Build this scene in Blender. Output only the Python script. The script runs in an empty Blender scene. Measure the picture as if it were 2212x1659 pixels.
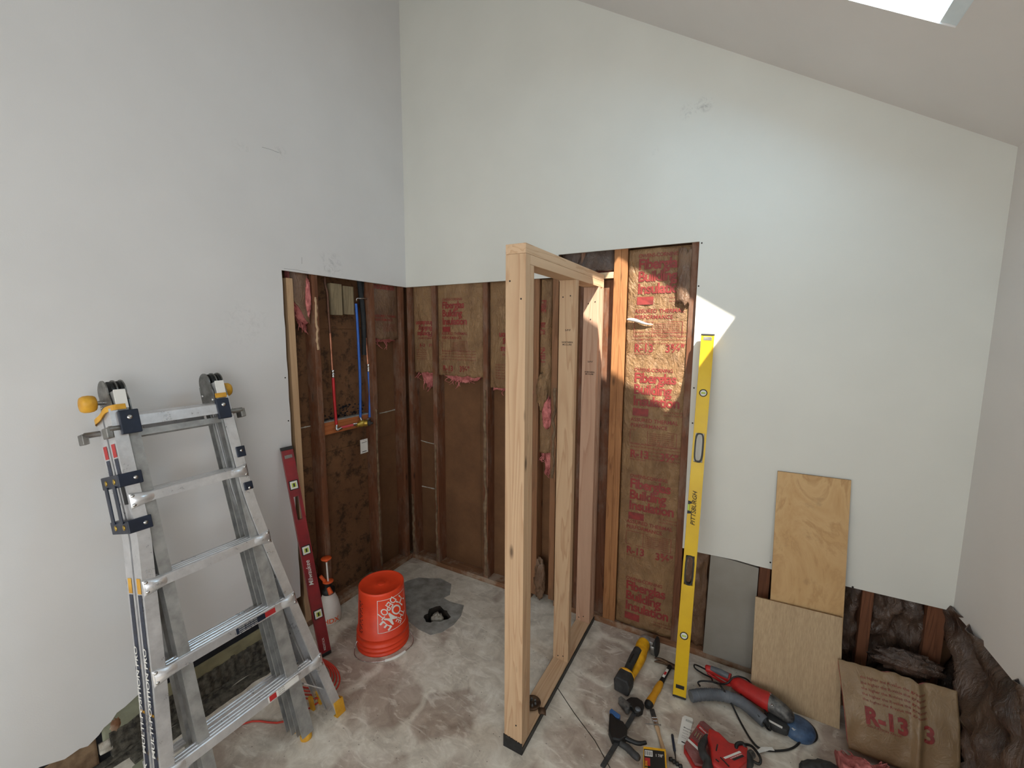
import bpy, bmesh, math, random
from mathutils import Vector, Matrix, noise as mnoise

# ------------------------------------------------------------------ camera
S = bpy.context.scene
COL = S.collection
V = Vector
W_PX, H_PX, F_PX = 2212.0, 1659.0, 907.0
PITCH, ROLL, YAW = math.radians(6.8529), math.radians(.2735), math.radians(29.084)
CAM = V((2.307, -2.4704, 1.8464))
_F = V((-math.sin(YAW)*math.cos(PITCH), math.cos(YAW)*math.cos(PITCH), -math.sin(PITCH)))
_R = V((math.cos(YAW), math.sin(YAW), 0))
_U = _R.cross(_F)
_R, _U = _R*math.cos(ROLL)+_U*math.sin(ROLL), _U*math.cos(ROLL)-_R*math.sin(ROLL)
cd = bpy.data.cameras.new('camera'); cam = bpy.data.objects.new('camera', cd); COL.objects.link(cam)
cd.sensor_fit = 'HORIZONTAL'; cd.sensor_width = 36; cd.lens = 36*F_PX/W_PX; cd.clip_start = .02
M = Matrix((_R, _U, -_F)).transposed().to_4x4(); M.translation = CAM
cam.matrix_world = M
S.camera = cam

def hit(u, v, ax, val):
    """point of the photograph (2212 x 1659) on the world plane axis = val"""
    d = _F+_R*((u-W_PX/2)/F_PX)-_U*((v-H_PX/2)/F_PX)
    return CAM+d*((val-CAM[ax])/d[ax])
def fl(u, v, z=0.): return hit(u, v, 2, z)

# ------------------------------------------------------------------ world, sun, lights, exposure
S.view_settings.view_transform = 'Standard'
S.view_settings.look = 'None'
S.view_settings.exposure = 0.04
S.view_settings.gamma = 1
S.view_settings.use_curve_mapping = False
w = bpy.data.worlds.new('sky'); S.world = w; w.use_nodes = True
bg = w.node_tree.nodes['Background']
bg.inputs['Color'].default_value = (.72, .9, 1, 1); bg.inputs['Strength'].default_value = 1.6

def aim(o, d):
    o.rotation_euler = V(d).to_track_quat('-Z', 'Y').to_euler()
def light(name, kind, loc, d, energy, color, **kw):
    l = bpy.data.lights.new(name, kind); l.energy = energy; l.color = color
    for k, x in kw.items(): setattr(l, k, x)
    o = bpy.data.objects.new(name, l); COL.objects.link(o); o.location = loc; aim(o, d); return o
SUN = V((-.53, .534, -.894))
light('sun', 'SUN', (2, -2, 6), SUN, 15.0, (1, .93, .82), angle=math.radians(.6))
SLOPE = -.6258
def ceil_z(x): return 3.72+SLOPE*(x-1.3443)
NUP = V((-SLOPE, 0, 1)).normalized()
SKX0, SKX1, SKY0, SKY1 = 2.17, 2.774, -.86, -.547
light('skylight_daylight', 'AREA', V(((SKX0+SKX1)/2, (SKY0+SKY1)/2, ceil_z((SKX0+SKX1)/2)))+NUP*.14, -NUP, 9.5,
      (.50, .78, 1), shape='RECTANGLE', size=.6, size_y=.3)
light('front_fill', 'AREA', (1.3, -4.78, 1.65), (0, 1, -.16), 11, (1, .98, .965),  # fill lamp added behind the camera, no such source in view
      shape='RECTANGLE', size=2.0, size_y=1.3, spread=math.radians(105))

light('side_fill', 'AREA', (3.10, -3.6, 1.65), (-1, .30, .22), 22, (1, .985, .98),  # second added fill from the right, brightens the left wall
      shape='RECTANGLE', size=1.3, size_y=1.2)

# ------------------------------------------------------------------ helpers
def lin(c):
    return tuple(((x/255)/12.92 if x/255 <= .04045 else ((x/255+.055)/1.055)**2.4) for x in c)+(1,)
class MB:
    def __init__(s): s.v = []; s.f = []; s.m = []; s.sm = []; s.mi = 0
    def add(s, vs, fs, smooth=False):
        n = len(s.v); s.v += [V(x) for x in vs]
        for f in fs: s.f.append([i+n for i in f]); s.m.append(s.mi); s.sm.append(smooth)
        return s
    def box(s, a, b):
        (x0, y0, z0), (x1, y1, z1) = a, b
        return s.add([(x0,y0,z0),(x1,y0,z0),(x1,y1,z0),(x0,y1,z0),(x0,y0,z1),(x1,y0,z1),(x1,y1,z1),(x0,y1,z1)],
              [(0,3,2,1),(4,5,6,7),(0,1,5,4),(1,2,6,5),(2,3,7,6),(3,0,4,7)])
    def obox(s, c, ax, ay, az, hx, hy, hz):
        c = V(c); ax = V(ax)*hx; ay = V(ay)*hy; az = V(az)*hz
        vs = [c+ax*i+ay*j+az*k for k in (-1, 1) for i, j in ((-1,-1),(1,-1),(1,1),(-1,1))]
        return s.add(vs, [(0,3,2,1),(4,5,6,7),(0,1,5,4),(1,2,6,5),(2,3,7,6),(3,0,4,7)])
    def prism(s, pts, off):
        n = len(pts); off = V(off); pts = [V(p) for p in pts]
        return s.add(pts+[p+off for p in pts], [tuple(range(n))[::-1], tuple(range(n, 2*n))]+[(i, (i+1) % n, (i+1) % n+n, i+n) for i in range(n)])
    def tube(s, pts, r, n=10, cap=True, smooth=True):
        pts = [V(p) for p in pts]; m = len(pts); rr = r if isinstance(r, (list, tuple)) else [r]*m
        rings = []; up = None
        for i, p in enumerate(pts):
            t = (pts[min(i+1, m-1)]-pts[max(i-1, 0)]).normalized()
            if up is None: up = t.orthogonal().normalized()
            up = (up-t*up.dot(t)).normalized(); b = t.cross(up)
            rings += [p+(up*math.cos(a)+b*math.sin(a))*rr[i] for a in [2*math.pi*k/n for k in range(n)]]
        fs = [(i*n+k, i*n+(k+1) % n, (i+1)*n+(k+1) % n, (i+1)*n+k) for i in range(m-1) for k in range(n)]
        s.add(rings, fs, smooth)
        if cap:
            s.add(rings[:n], [tuple(range(n))[::-1]]); s.add(rings[-n:], [tuple(range(n))])
        return s
    def lathe(s, prof, c=(0,0,0), ax=(0,0,1), n=32, smooth=True, xdir=None, sx=1, sy=1):
        c = V(c); ax = V(ax).normalized(); u = V(xdir).normalized() if xdir else ax.orthogonal().normalized(); b = ax.cross(u)
        vs = [c+ax*h+(u*math.cos(a)*sx+b*math.sin(a)*sy)*r for r, h in prof for a in [2*math.pi*k/n for k in range(n)]]
        m = len(prof)
        fs = [(i*n+k, i*n+(k+1) % n, (i+1)*n+(k+1) % n, (i+1)*n+k) for i in range(m-1) for k in range(n)]
        s.add(vs, fs, smooth)
        if prof[0][0] > 1e-6: s.add(vs[:n], [tuple(range(n))[::-1]])
        if prof[-1][0] > 1e-6: s.add(vs[-n:], [tuple(range(n))])
        return s
    def grid(s, fn, nu, nv, smooth=True):
        vs = [fn(i/nu, j/nv) for j in range(nv+1) for i in range(nu+1)]
        return s.add(vs, [(j*(nu+1)+i, j*(nu+1)+i+1, (j+1)*(nu+1)+i+1, (j+1)*(nu+1)+i) for j in range(nv) for i in range(nu)], smooth)
    def slab(s, fn, fb, nu, nv, smooth=True):
        """closed sheet between a front function and a back function"""
        n0 = len(s.v); s.grid(fn, nu, nv, smooth); n1 = len(s.v); s.grid(fb, nu, nv, smooth)
        loop = [i for i in range(nu+1)]+[j*(nu+1)+nu for j in range(1, nv+1)]+[nv*(nu+1)+i for i in range(nu-1, -1, -1)]+[j*(nu+1) for j in range(nv-1, 0, -1)]
        for a, b in zip(loop, loop[1:]+loop[:1]):
            s.f.append([n0+b, n0+a, n1+a, n1+b]); s.m.append(s.mi); s.sm.append(False)
        return s
    def build(s, name, mats, parent=None, loc=None, bevel=0, subsurf=0):
        mats = mats if isinstance(mats, (list, tuple)) else [mats]
        o0 = V(parent['_w']) if parent is not None else V(loc if loc is not None else (0,0,0))
        me = bpy.data.meshes.new(name); me.from_pydata([v-o0 for v in s.v], [], s.f)
        for m in mats: me.materials.append(m)
        for p, mi, sm in zip(me.polygons, s.m, s.sm): p.material_index = mi; p.use_smooth = sm
        me.update()
        o = bpy.data.objects.new(name, me); COL.objects.link(o)
        if parent is not None: o.parent = parent
        else: o.location = o0
        o['_w'] = tuple(o0)
        if bevel:
            b = o.modifiers.new('bevel', 'BEVEL'); b.width = bevel; b.segments = 2; b.limit_method = 'ANGLE'; b.angle_limit = .7
        if subsurf:
            b = o.modifiers.new('sub', 'SUBSURF'); b.levels = b.render_levels = subsurf
        return o
def tag(o, label, cat, group=None):
    o['label'] = label; o['category'] = cat
    if group: o['group'] = group
    return o
def struct(o): o['kind'] = 'structure'; return o
def thing(name, label, cat, loc, group=None):
    o = bpy.data.objects.new(name, None); COL.objects.link(o); o.location = loc; o.empty_display_size = .05
    o['_w'] = tuple(loc); return tag(o, label, cat, group)
def child(o):      # parent further parts on a mesh that sits at its thing's origin
    return o
def rnd(a, b): return random.uniform(a, b)
random.seed(7)
def n3(x, y, z): return mnoise.noise(V((x, y, z)))
def bez(pts, n=8):
    """smooth curve through points"""
    P = [V(p) for p in pts]; out = []
    for i in range(len(P)-1):
        p0 = P[max(i-1, 0)]; p1 = P[i]; p2 = P[i+1]; p3 = P[min(i+2, len(P)-1)]
        for k in range(n):
            t = k/n
            out.append(.5*((2*p1)+(p2-p0)*t+(2*p0-5*p1+4*p2-p3)*t*t+(3*p1-p0-3*p2+p3)*t**3))
    out.append(P[-1]); return out
_tc = {}
def glyphs(txt, size=1., bold=.0, spacing=1., cuts=0, shear=0.):
    key = (txt, bold, spacing, cuts, shear)
    if key not in _tc:
        c = bpy.data.curves.new('t', 'FONT'); c.body = txt; c.offset = bold; c.space_character = spacing; c.resolution_u = 3; c.shear = shear
        o = bpy.data.objects.new('t', c); me = bpy.data.meshes.new_from_object(o)
        bm = bmesh.new(); bm.from_mesh(me)
        if cuts:
            xs = [v.co.x for v in bm.verts] or [0]
            x = min(xs)
            while x < max(xs):
                x += .22; bmesh.ops.bisect_plane(bm, geom=bm.verts[:]+bm.edges[:]+bm.faces[:], plane_co=(x,0,0), plane_no=(1,0,0))
        bm.verts.index_update()
        _tc[key] = ([tuple(v.co) for v in bm.verts], [[v.index for v in f.verts] for f in bm.faces])
        bm.free(); bpy.data.meshes.remove(me); bpy.data.objects.remove(o); bpy.data.curves.remove(c)
    vs, fs = _tc[key]
    return [(x*size, y*size) for x, y, z in vs], fs
class Prints:
    def __init__(s): s.l = []
    def new(s): s.l.append(MB()); return s.l[-1]
def put_text(mb, txt, size, fn, bold=.0, spacing=1., cuts=0, center=False, shear=0., sx=1.):
    vs, fs = glyphs(txt, size, bold, spacing, cuts, shear)
    vs = [(x*sx, y) for x, y in vs]
    cx = (max(x for x, y in vs)+min(x for x, y in vs))/2 if center else 0
    mb.add([fn(x-cx, y) for x, y in vs], fs)
def plane_fn(o, a, b, off=0):
    o = V(o); a = V(a).normalized(); b = V(b).normalized(); n = a.cross(b)
    return lambda x, y: o+a*x+b*y+n*off

# ------------------------------------------------------------------ materials
class NT:
    def __init__(s, name):
        s.m = bpy.data.materials.new(name); s.m.use_nodes = True; s.t = s.m.node_tree; s.b = s.t.nodes['Principled BSDF']
    def n(s, typ, **kw):
        x = s.t.nodes.new(typ)
        for k, v in kw.items():
            if k.startswith('i_'):
                k = k[2:]; k = int(k) if k.isdigit() else k.replace('_', ' ')
                if hasattr(v, 'is_output'): s.t.links.new(v, x.inputs[k])
                else: x.inputs[k].default_value = v
            else: setattr(x, k, v)
        return x
    def set(s, k, v):
        if hasattr(v, 'is_output'): s.t.links.new(v, s.b.inputs[k])
        else: s.b.inputs[k].default_value = v
    def coord(s, scale=(1,1,1), which='Object', loc=(0,0,0), rot=(0,0,0)):
        c = s.n('ShaderNodeTexCoord'); m = s.n('ShaderNodeMapping', i_Vector=c.outputs[which])
        m.inputs['Scale'].default_value = scale; m.inputs['Location'].default_value = loc; m.inputs['Rotation'].default_value = rot
        return m.outputs[0]
    def noise(s, vec, scale, detail=5, rough=.55, dist=0):
        return s.n('ShaderNodeTexNoise', i_Vector=vec, i_Scale=scale, i_Detail=detail, i_Roughness=rough, i_Distortion=dist).outputs['Fac']
    def ramp(s, fac, stops):
        r = s.n('ShaderNodeValToRGB', i_Fac=fac); e = r.color_ramp.elements
        while len(e) < len(stops): e.new(.5)
        for x, (p, c) in zip(e, stops): x.position = p; x.color = c if len(c) == 4 else (*c, 1)
        return r.outputs[0]
    def mix(s, fac, a, b, mode='MIX'):
        x = s.n('ShaderNodeMix', data_type='RGBA', blend_type=mode)
        for k, v in ((0, fac), (6, a), (7, b)):
            if hasattr(v, 'is_output'): s.t.links.new(v, x.inputs[k])
            else: x.inputs[k].default_value = v
        return x.outputs[2]
    def math(s, op, a, b=0., c=0.):
        x = s.n('ShaderNodeMath', operation=op)
        for k, v in ((0, a), (1, b), (2, c)):
            if hasattr(v, 'is_output'): s.t.links.new(v, x.inputs[k])
            else: x.inputs[k].default_value = v
        return x.outputs[0]
    def bump(s, h, strength, dist=.01, normal=None):
        x = s.n('ShaderNodeBump', i_Strength=strength, i_Distance=dist, i_Height=h)
        if normal is not None: s.t.links.new(normal, x.inputs['Normal'])
        return x.outputs[0]
BW = ((0,0,0,1), (1,1,1,1))
def flat(name, c, c2=None, rough=.5, metal=0., scale=12, bump=0., bscale=60, spec=.5, stretch=(1,1,1), lo=.35, hi=.65, coat=0.):
    t = NT(name); c2 = c2 or tuple(x*.82 for x in c)
    co = t.coord(stretch)
    t.set('Base Color', t.ramp(t.noise(co, scale), [(lo, lin(c2)), (hi, lin(c))]))
    t.set('Roughness', t.math('MULTIPLY_ADD', t.noise(co, scale*2.3), .25, rough-.12))
    t.set('Metallic', metal); t.set('Specular IOR Level', spec)
    if coat: t.set('Coat Weight', coat)
    if bump: t.set('Normal', t.bump(t.noise(co, bscale), bump, .004))
    return t.m
def wood(name, c, c2, axis=2, k=1., knots=True, rough=.62, dirt=None, dirt_amt=.5, cut=.0):
    t = NT(name); sc = [1, 1, 1]; sc[axis] = .07; sc = tuple(sc)
    co = t.coord(sc); oi = t.n('ShaderNodeObjectInfo').outputs['Random']
    sh = t.n('ShaderNodeVectorMath', operation='ADD'); t.t.links.new(co, sh.inputs[0])
    cb = t.n('ShaderNodeCombineXYZ', i_X=t.math('MULTIPLY', oi, 7.), i_Y=t.math('MULTIPLY', oi, 3.), i_Z=t.math('MULTIPLY', oi, 5.)); t.t.links.new(cb.outputs[0], sh.inputs[1])
    p = sh.outputs[0]
    big = t.noise(p, 9*k, 3, .5, .6)
    ring = t.math('FRACT', t.math('MULTIPLY', big, 11.))
    ringc = t.ramp(ring, [(0, (0,0,0,1)), (.62, (.35,.35,.35,1)), (.9, (1,1,1,1)), (1, (0,0,0,1))])
    fine = t.noise(p, 160*k, 4, .6)
    base = t.mix(t.math('MULTIPLY', ringc, .62), lin(c), lin(c2))
    base = t.mix(t.math('MULTIPLY', fine, .30), base, lin(tuple(x*.8 for x in c)))
    hgt = t.math('ADD', ringc, fine)
    if knots:
        ks = [11, 11, 11]; ks[axis] = 3.6; kc = t.coord(tuple(ks))
        sh2 = t.n('ShaderNodeVectorMath', operation='ADD'); t.t.links.new(kc, sh2.inputs[0]); t.t.links.new(cb.outputs[0], sh2.inputs[1])
        vo = t.n('ShaderNodeTexVoronoi', i_Vector=sh2.outputs[0], i_Scale=1.).outputs['Distance']
        kf = t.ramp(vo, [(.045, (1,1,1,1)), (.14, (0,0,0,1))])
        base = t.mix(t.math('MULTIPLY', kf, .8), base, lin(tuple(x*.42 for x in c2)))
    if dirt:
        dd = t.ramp(t.noise(t.coord((1,1,.35) if axis == 2 else (1,1,1)), 7, 6, .7), [(.48, BW[0]), (.62, BW[1])])
        base = t.mix(t.math('MULTIPLY', dd, dirt_amt), base, lin(dirt))
    t.set('Base Color', base); t.set('Roughness', rough); t.set('Specular IOR Level', .3)
    t.set('Normal', t.bump(hgt, .25, .002))
    return t.m

MAT = {}
# painted drywall
def paint(name, c, smudges=(), axis=1):
    t = NT(name); co = t.coord()
    base = t.ramp(t.noise(co, 2.2, 4), [(.3, lin(tuple(x*.975 for x in c))), (.7, lin(c))])
    g = t.n('ShaderNodeNewGeometry').outputs['Position']
    for (px, py, pz, r, amt) in smudges:
        d = t.n('ShaderNodeVectorMath', operation='DISTANCE'); t.t.links.new(g, d.inputs[0]); d.inputs[1].default_value = (px, py, pz)
        f = t.ramp(t.math('DIVIDE', d.outputs['Value'], r), [(.2, BW[1]), (1, BW[0])])
        nn = t.ramp(t.noise(co, 26, 5, .7, 1.2), [(.5, BW[0]), (.68, BW[1])])
        base = t.mix(t.math('MULTIPLY', t.math('MULTIPLY', f, nn), amt), base, lin((120,120,122)))
    t.set('Base Color', base); t.set('Roughness', .7); t.set('Specular IOR Level', .25)
    t.set('Normal', t.bump(t.noise(co, 220, 3), .10, .002))
    return t.m
def sm(u, v, ax, val, r, amt): q = hit(u, v, ax, val); return (q.x, q.y, q.z, r, amt)
MAT['paint_back'] = paint('paint_back', (222,221,213), [sm(1487,240,1,-.0127,.05,.5), sm(1521,226,1,-.0127,.05,.5), sm(1412,325,1,-.0127,.03,.35), sm(1530,690,1,-.0127,.03,.3)])
MAT['paint_left'] = paint('paint_left', (222,221,220), [sm(715,575,0,.0127,.11,.4), sm(605,330,0,.0127,.05,.3), sm(530,700,0,.0127,.16,.14), sm(520,320,0,.0127,.05,.2)])
MAT['paint_right'] = paint('paint_right', (224,219,214))
MAT['ceiling'] = paint('ceiling_paint', (224,220,216))
MAT['gyp'] = flat('gypsum_core', (205,200,190), (150,140,125), .9, scale=30, bump=.4, bscale=90)
MAT['drywall_grey'] = flat('grey_drywall_paper', (150,145,136), (138,132,122), .85, scale=4, bump=.1)
MAT['white_vinyl'] = flat('skylight_curb_white', (225,235,238), (215,226,230), .5)
# concrete floor
t = NT('concrete_floor'); co = t.coord()
n1 = t.noise(co, 2.4, 6, .6, .4); n2 = t.noise(co, 9, 8, .65, .8); n4 = t.noise(co, 60, 4)
base = t.ramp(n2, [(.25, lin((172,162,148))), (.5, lin((208,199,184))), (.78, lin((234,228,216)))])
vo = t.n('ShaderNodeTexVoronoi', i_Vector=t.n('ShaderNodeMix', data_type='VECTOR', i_0=.22, i_4=co, i_5=t.n('ShaderNodeTexNoise', i_Vector=co, i_Scale=3.).outputs['Color']).outputs[1], i_Scale=3.6)
cell = t.ramp(t.n('ShaderNodeSeparateColor', i_Color=vo.outputs['Color']).outputs[0], [(.42, BW[0]), (.5, BW[1])])
edge = t.ramp(t.n('ShaderNodeTexVoronoi', feature='DISTANCE_TO_EDGE', i_Vector=vo.inputs['Vector'].links[0].from_socket, i_Scale=3.6).outputs['Distance'], [(.03, BW[0]), (.1, BW[1])])
pm = t.math('MULTIPLY', t.math('MULTIPLY', cell, edge), t.ramp(n1, [(.36, BW[0]), (.50, BW[1])]))
base = t.mix(t.math('MULTIPLY', pm, .6), base, t.ramp(n2, [(.3, lin((122,98,86))), (.7, lin((164,140,124)))]))
stain = t.ramp(t.noise(t.coord((1,1,1), loc=(3.1,1.7,0)), 3.4, 7, .7), [(.56, BW[0]), (.7, BW[1])])
base = t.mix(t.math('MULTIPLY', stain, .3), base, lin((112,104,94)))
dust = t.ramp(t.noise(t.coord((1,2.4,1), rot=(0,0,.8)), 5, 6, .6, 2.5), [(.54, BW[0]), (.66, BW[1])])
base = t.mix(t.math('MULTIPLY', dust, .5), base, lin((236,230,218)))
spk = t.ramp(t.n('ShaderNodeTexVoronoi', i_Vector=co, i_Scale=26.).outputs['Distance'], [(.05, BW[1]), (.09, BW[0])])
base = t.mix(t.math('MULTIPLY', spk, .6), base, lin((70,60,52)))
t.set('Base Color', base); t.set('Roughness', t.math('MULTIPLY_ADD', n2, .3, .55)); t.set('Specular IOR Level', .35)
t.set('Normal', t.bump(t.math('ADD', n2, t.math('MULTIPLY', n4, .4)), .35, .006))
MAT['floor'] = t.m
MAT['grey_concrete'] = flat('grey_concrete_patch', (158,156,150), (124,122,116), .85, scale=14, bump=.5, bscale=50)
MAT['dirt'] = flat('dark_soil', (52,44,36), (26,22,18), .95, scale=20, bump=.8, bscale=40)
# lumber
MAT['new_z'] = wood('new_lumber_upright', (204,172,138), (168,126,92), 2)
MAT['new_y'] = wood('new_lumber_lengthwise', (212,180,146), (178,136,100), 1)
MAT['new_x'] = wood('new_lumber_crosswise', (214,186,152), (186,148,110), 0)
MAT['pink_z'] = wood('rosy_lumber_upright', (204,166,140), (172,126,100), 2)
MAT['pale_z'] = wood('pale_lumber_upright', (200,166,130), (184,148,110), 2, knots=False)
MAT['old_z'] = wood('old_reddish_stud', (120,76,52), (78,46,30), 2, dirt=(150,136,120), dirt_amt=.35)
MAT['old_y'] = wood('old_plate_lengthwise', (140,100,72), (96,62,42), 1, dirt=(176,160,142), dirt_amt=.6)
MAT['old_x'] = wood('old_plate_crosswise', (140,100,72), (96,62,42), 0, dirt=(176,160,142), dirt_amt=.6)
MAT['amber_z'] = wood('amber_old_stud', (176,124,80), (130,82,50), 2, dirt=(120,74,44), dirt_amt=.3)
t = NT('plywood_face'); co = t.coord((1,1,.55)); b1 = t.noise(co, 4.5, 5, .6, 1.4); b2 = t.noise(t.coord((1,1,.2)), 60, 3)
base = t.ramp(t.math('FRACT', t.math('MULTIPLY', b1, 5.)), [(0, lin((196,156,104))), (.5, lin((208,172,122))), (.85, lin((178,138,88))), (1, lin((196,156,104)))])
base = t.mix(t.ramp(t.noise(co, 2.5, 5), [(.35, BW[0]), (.7, BW[1])]), base, lin((202,164,114)))
base = t.mix(t.math('MULTIPLY', t.ramp(t.noise(t.coord(), 9, 6, .7), [(.58, BW[0]), (.68, BW[1])]), .35), base, lin((140,118,84)))
t.set('Base Color', t.mix(t.math('MULTIPLY', b2, .25), base, lin((170,132,86)))); t.set('Roughness', .6)
MAT['ply_face'] = t.m
t = NT('grooved_plywood'); g1 = t.noise(t.coord((230,230,2.6)), 1.0, 3, .6); g2 = t.noise(t.coord((40,40,.8)), 1.0, 3, .6); g3 = t.noise(t.coord(), 3, 4)
base = t.mix(t.ramp(g1, [(.35, BW[0]), (.65, BW[1])]), lin((170,145,112)), lin((192,166,131)))
base = t.mix(t.math('MULTIPLY', t.ramp(g2, [(.4, BW[0]), (.7, BW[1])]), .35), base, lin((148,120,90)))
t.set('Base Color', t.mix(t.math('MULTIPLY', g3, .35), base, lin((210,186,152)))); t.set('Roughness', .75); t.set('Normal', t.bump(g1, .3, .002))
MAT['ply_line'] = t.m
MAT['brown_z'] = wood('brown_old_stud', (150,106,74), (104,70,46), 2, dirt=(110,84,62), dirt_amt=.4)
MAT['ply_edge'] = flat('plywood_edge', (150,112,72), (100,72,46), .8, scale=80, stretch=(1,1,1))
MAT['grey_wood'] = wood('weathered_grey_block', (150,134,106), (112,98,74), 2, dirt=(70,62,48), dirt_amt=.4)
MAT['orange_w'] = wood('orange_block', (186,112,66), (150,82,44), 1)
# sheathing board
t = NT('brown_sheathing'); co = t.coord()
nb = t.noise(co, 4, 8, .7); fib = t.noise(t.coord((1,1,1)), 120, 3)
base = t.ramp(nb, [(.3, lin((94,64,44))), (.7, lin((124,88,60)))])
mo = t.ramp(t.noise(co, 11, 9, .75), [(.50, BW[0]), (.60, BW[1])])
g = t.n('ShaderNodeSeparateXYZ', i_0=t.n('ShaderNodeNewGeometry').outputs['Position'])
msk = t.math('MULTIPLY', t.ramp(t.math('ADD', g.outputs[1], 1.), [(.28, BW[1]), (.66, BW[1]), (.68, BW[0])]), t.math('LESS_THAN', g.outputs[0], 0.))
base = t.mix(t.math('MULTIPLY', t.math('MULTIPLY', mo, msk), .8), base, lin((38,30,22)))
base = t.mix(t.math('MULTIPLY', fib, .3), base, lin((96,70,44)))
t.set('Base Color', base); t.set('Roughness', .8); t.set('Specular IOR Level', .25); t.set('Normal', t.bump(fib, .15, .002))
MAT['sheath'] = t.m
# kraft paper
def kraft(name, c, c2, bump=.9, rough=.42, spec=.5):
    t = NT(name); co = t.coord()
    n1 = t.noise(co, 7, 5, .6); cre = t.noise(t.coord((1,1,.6)), 22, 5, .62, 2.2)
    cr = t.math('ABSOLUTE', t.math('SUBTRACT', cre, .5))
    t.set('Base Color', t.ramp(n1, [(.3, lin(c2)), (.7, lin(c))])); t.set('Roughness', rough); t.set('Specular IOR Level', spec)
    t.set('Normal', t.bump(t.math('ADD', cr, t.math('MULTIPLY', t.math('ABSOLUTE', t.math('SUBTRACT', t.noise(t.coord((1,1,.5), loc=(3,1,2)), 9, 3, .5, 1.5), .5)), 1.6)), bump*.75, .014, None))
    return t.m
MAT['kraft'] = kraft('kraft_facing', (158,124,86), (122,90,60), 1.6, .5)
MAT['kraft_dark'] = kraft('dark_kraft_facing', (134,104,78), (96,68,50), 1.0, .38, .6)
MAT['kraft_plain'] = kraft('plain_kraft_sheet', (150,124,92), (128,102,72), .4)
MAT['plastic_dirty'] = kraft('dirty_vapour_film', (104,82,68), (48,33,26), 1.2, .3, .7)
MAT['print'] = flat('red_print', (146,50,46), (116,42,38), .6, scale=40)
MAT['pink'] = flat('pink_fibreglass', (218,136,132), (160,88,84), .95, scale=26, bump=1., bscale=80, spec=.1)
# metals & plastics
t = NT('brushed_aluminium'); co = t.coord()
nn = t.noise(co, 14, 6, .7); sc = t.noise(t.coord((60,3,3)), 6, 4)
t.set('Base Color', t.ramp(nn, [(.3, lin((200,200,202))), (.7, lin((232,232,234)))])); t.set('Metallic', .68)
t.set('Roughness', t.math('MULTIPLY_ADD', nn, .3, .16)); t.set('Normal', t.bump(sc, .08, .001))
MAT['alu'] = t.m
MAT['alu_dull'] = flat('dull_aluminium', (176,176,174), (146,146,144), .42, .5, scale=20)
MAT['steel'] = flat('hinge_steel', (150,148,144), (112,110,106), .42, .85, scale=24)
MAT['chrome'] = flat('polished_steel', (215,215,215), (185,185,185), .25, 1.)
MAT['yellow_p'] = flat('yellow_plastic', (226,172,52), (196,140,36), .5, scale=18)
MAT['navy'] = flat('dark_blue_plastic', (26,36,56), (18,26,42), .4)
MAT['label_navy'] = flat('worn_navy_label', (48,56,76), (32,36,50), .5, scale=60)
MAT['white'] = flat('white_label', (232,230,224), (220,218,212), .5)
MAT['black'] = flat('black_plastic', (28,28,28), (16,16,16), .5)
MAT['char'] = flat('charcoal_rubber', (58,58,58), (40,40,40), .65, scale=30)
MAT['tar'] = flat('black_sill_membrane', (34,34,36), (18,18,18), .45, scale=40, bump=.4)
MAT['red_label'] = flat('red_label', (190,44,44), (170,36,38), .5)
MAT['red_tool'] = flat('red_tool_plastic', (190,40,36), (160,32,30), .42, scale=16)
MAT['red_level'] = flat('dark_red_anodised', (150,26,36), (112,20,28), .35, scale=6, coat=.2)
MAT['orange'] = flat('orange_pail', (236,70,34), (218,58,26), .42, scale=9)
MAT['orange2'] = flat('orange_trim', (236,98,44), (216,84,34), .45)
MAT['bottle'] = flat('translucent_white_jug', (226,220,212), (210,202,192), .45, scale=6)
MAT['level_y'] = flat('yellow_painted_level', (226,188,22), (214,172,14), .38, scale=5)
MAT['hammer_y'] = flat('amber_grip', (226,164,40), (206,140,26), .5)
MAT['tool_y'] = flat('yellow_tool_plastic', (240,180,30), (212,150,18), .45, scale=26)
MAT['vial'] = flat('green_vial', (196,214,92), (176,196,70), .2)
MAT['copper'] = flat('copper_pipe', (202,140,112), (150,96,72), .35, .7)
MAT['copper_dark'] = flat('tarnished_copper', (120,84,66), (86,60,48), .5, .5)
MAT['pex_red'] = flat('red_pex', (206,40,46), (190,34,40), .4)
MAT['pex_pink'] = flat('faded_red_pex', (222,92,96), (200,70,76), .4)
MAT['pex_blue'] = flat('blue_pex', (44,104,196), (34,88,176), .4)
MAT['foam'] = flat('black_pipe_foam', (40,42,44), (24,26,28), .8)
MAT['brass'] = flat('brass_valve', (206,176,84), (160,130,50), .35, .8)
MAT['blue_tool'] = flat('slate_blue_shroud', (76,104,138), (52,72,100), .5, scale=30)
MAT['blue_pad'] = flat('bright_blue_pad', (60,104,160), (46,86,138), .5)
MAT['hose'] = flat('grey_hose', (104,108,114), (80,84,90), .55)
MAT['dusty'] = flat('dusty_dark_metal', (120,118,114), (56,56,58), .5, .4, scale=34)
MAT['rusty'] = flat('rusty_steel', (104,80,60), (56,42,34), .6, .6, scale=40)
MAT['cord_red'] = flat('orange_red_cord', (206,62,46), (186,52,38), .5)
MAT['clear_red'] = flat('smoky_case_lid', (150,96,94), (120,66,66), .25, scale=12)
MAT['tape'] = flat('grey_tape', (166,160,148), (110,106,96), .5, scale=18, bump=.6, bscale=30)
MAT['mortar'] = flat('rough_mortar', (98,93,82), (44,41,36), .95, scale=40, bump=1., bscale=60)
MAT['greenboard'] = flat('greenish_board', (148,150,128), (126,126,106), .85, scale=8, bump=.2)
MAT['olive'] = flat('olive_board_edge', (134,128,98), (108,102,78), .8, scale=8)
MAT['void'] = flat('dark_cavity', (20,22,30), (12,12,16), .9)
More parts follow.
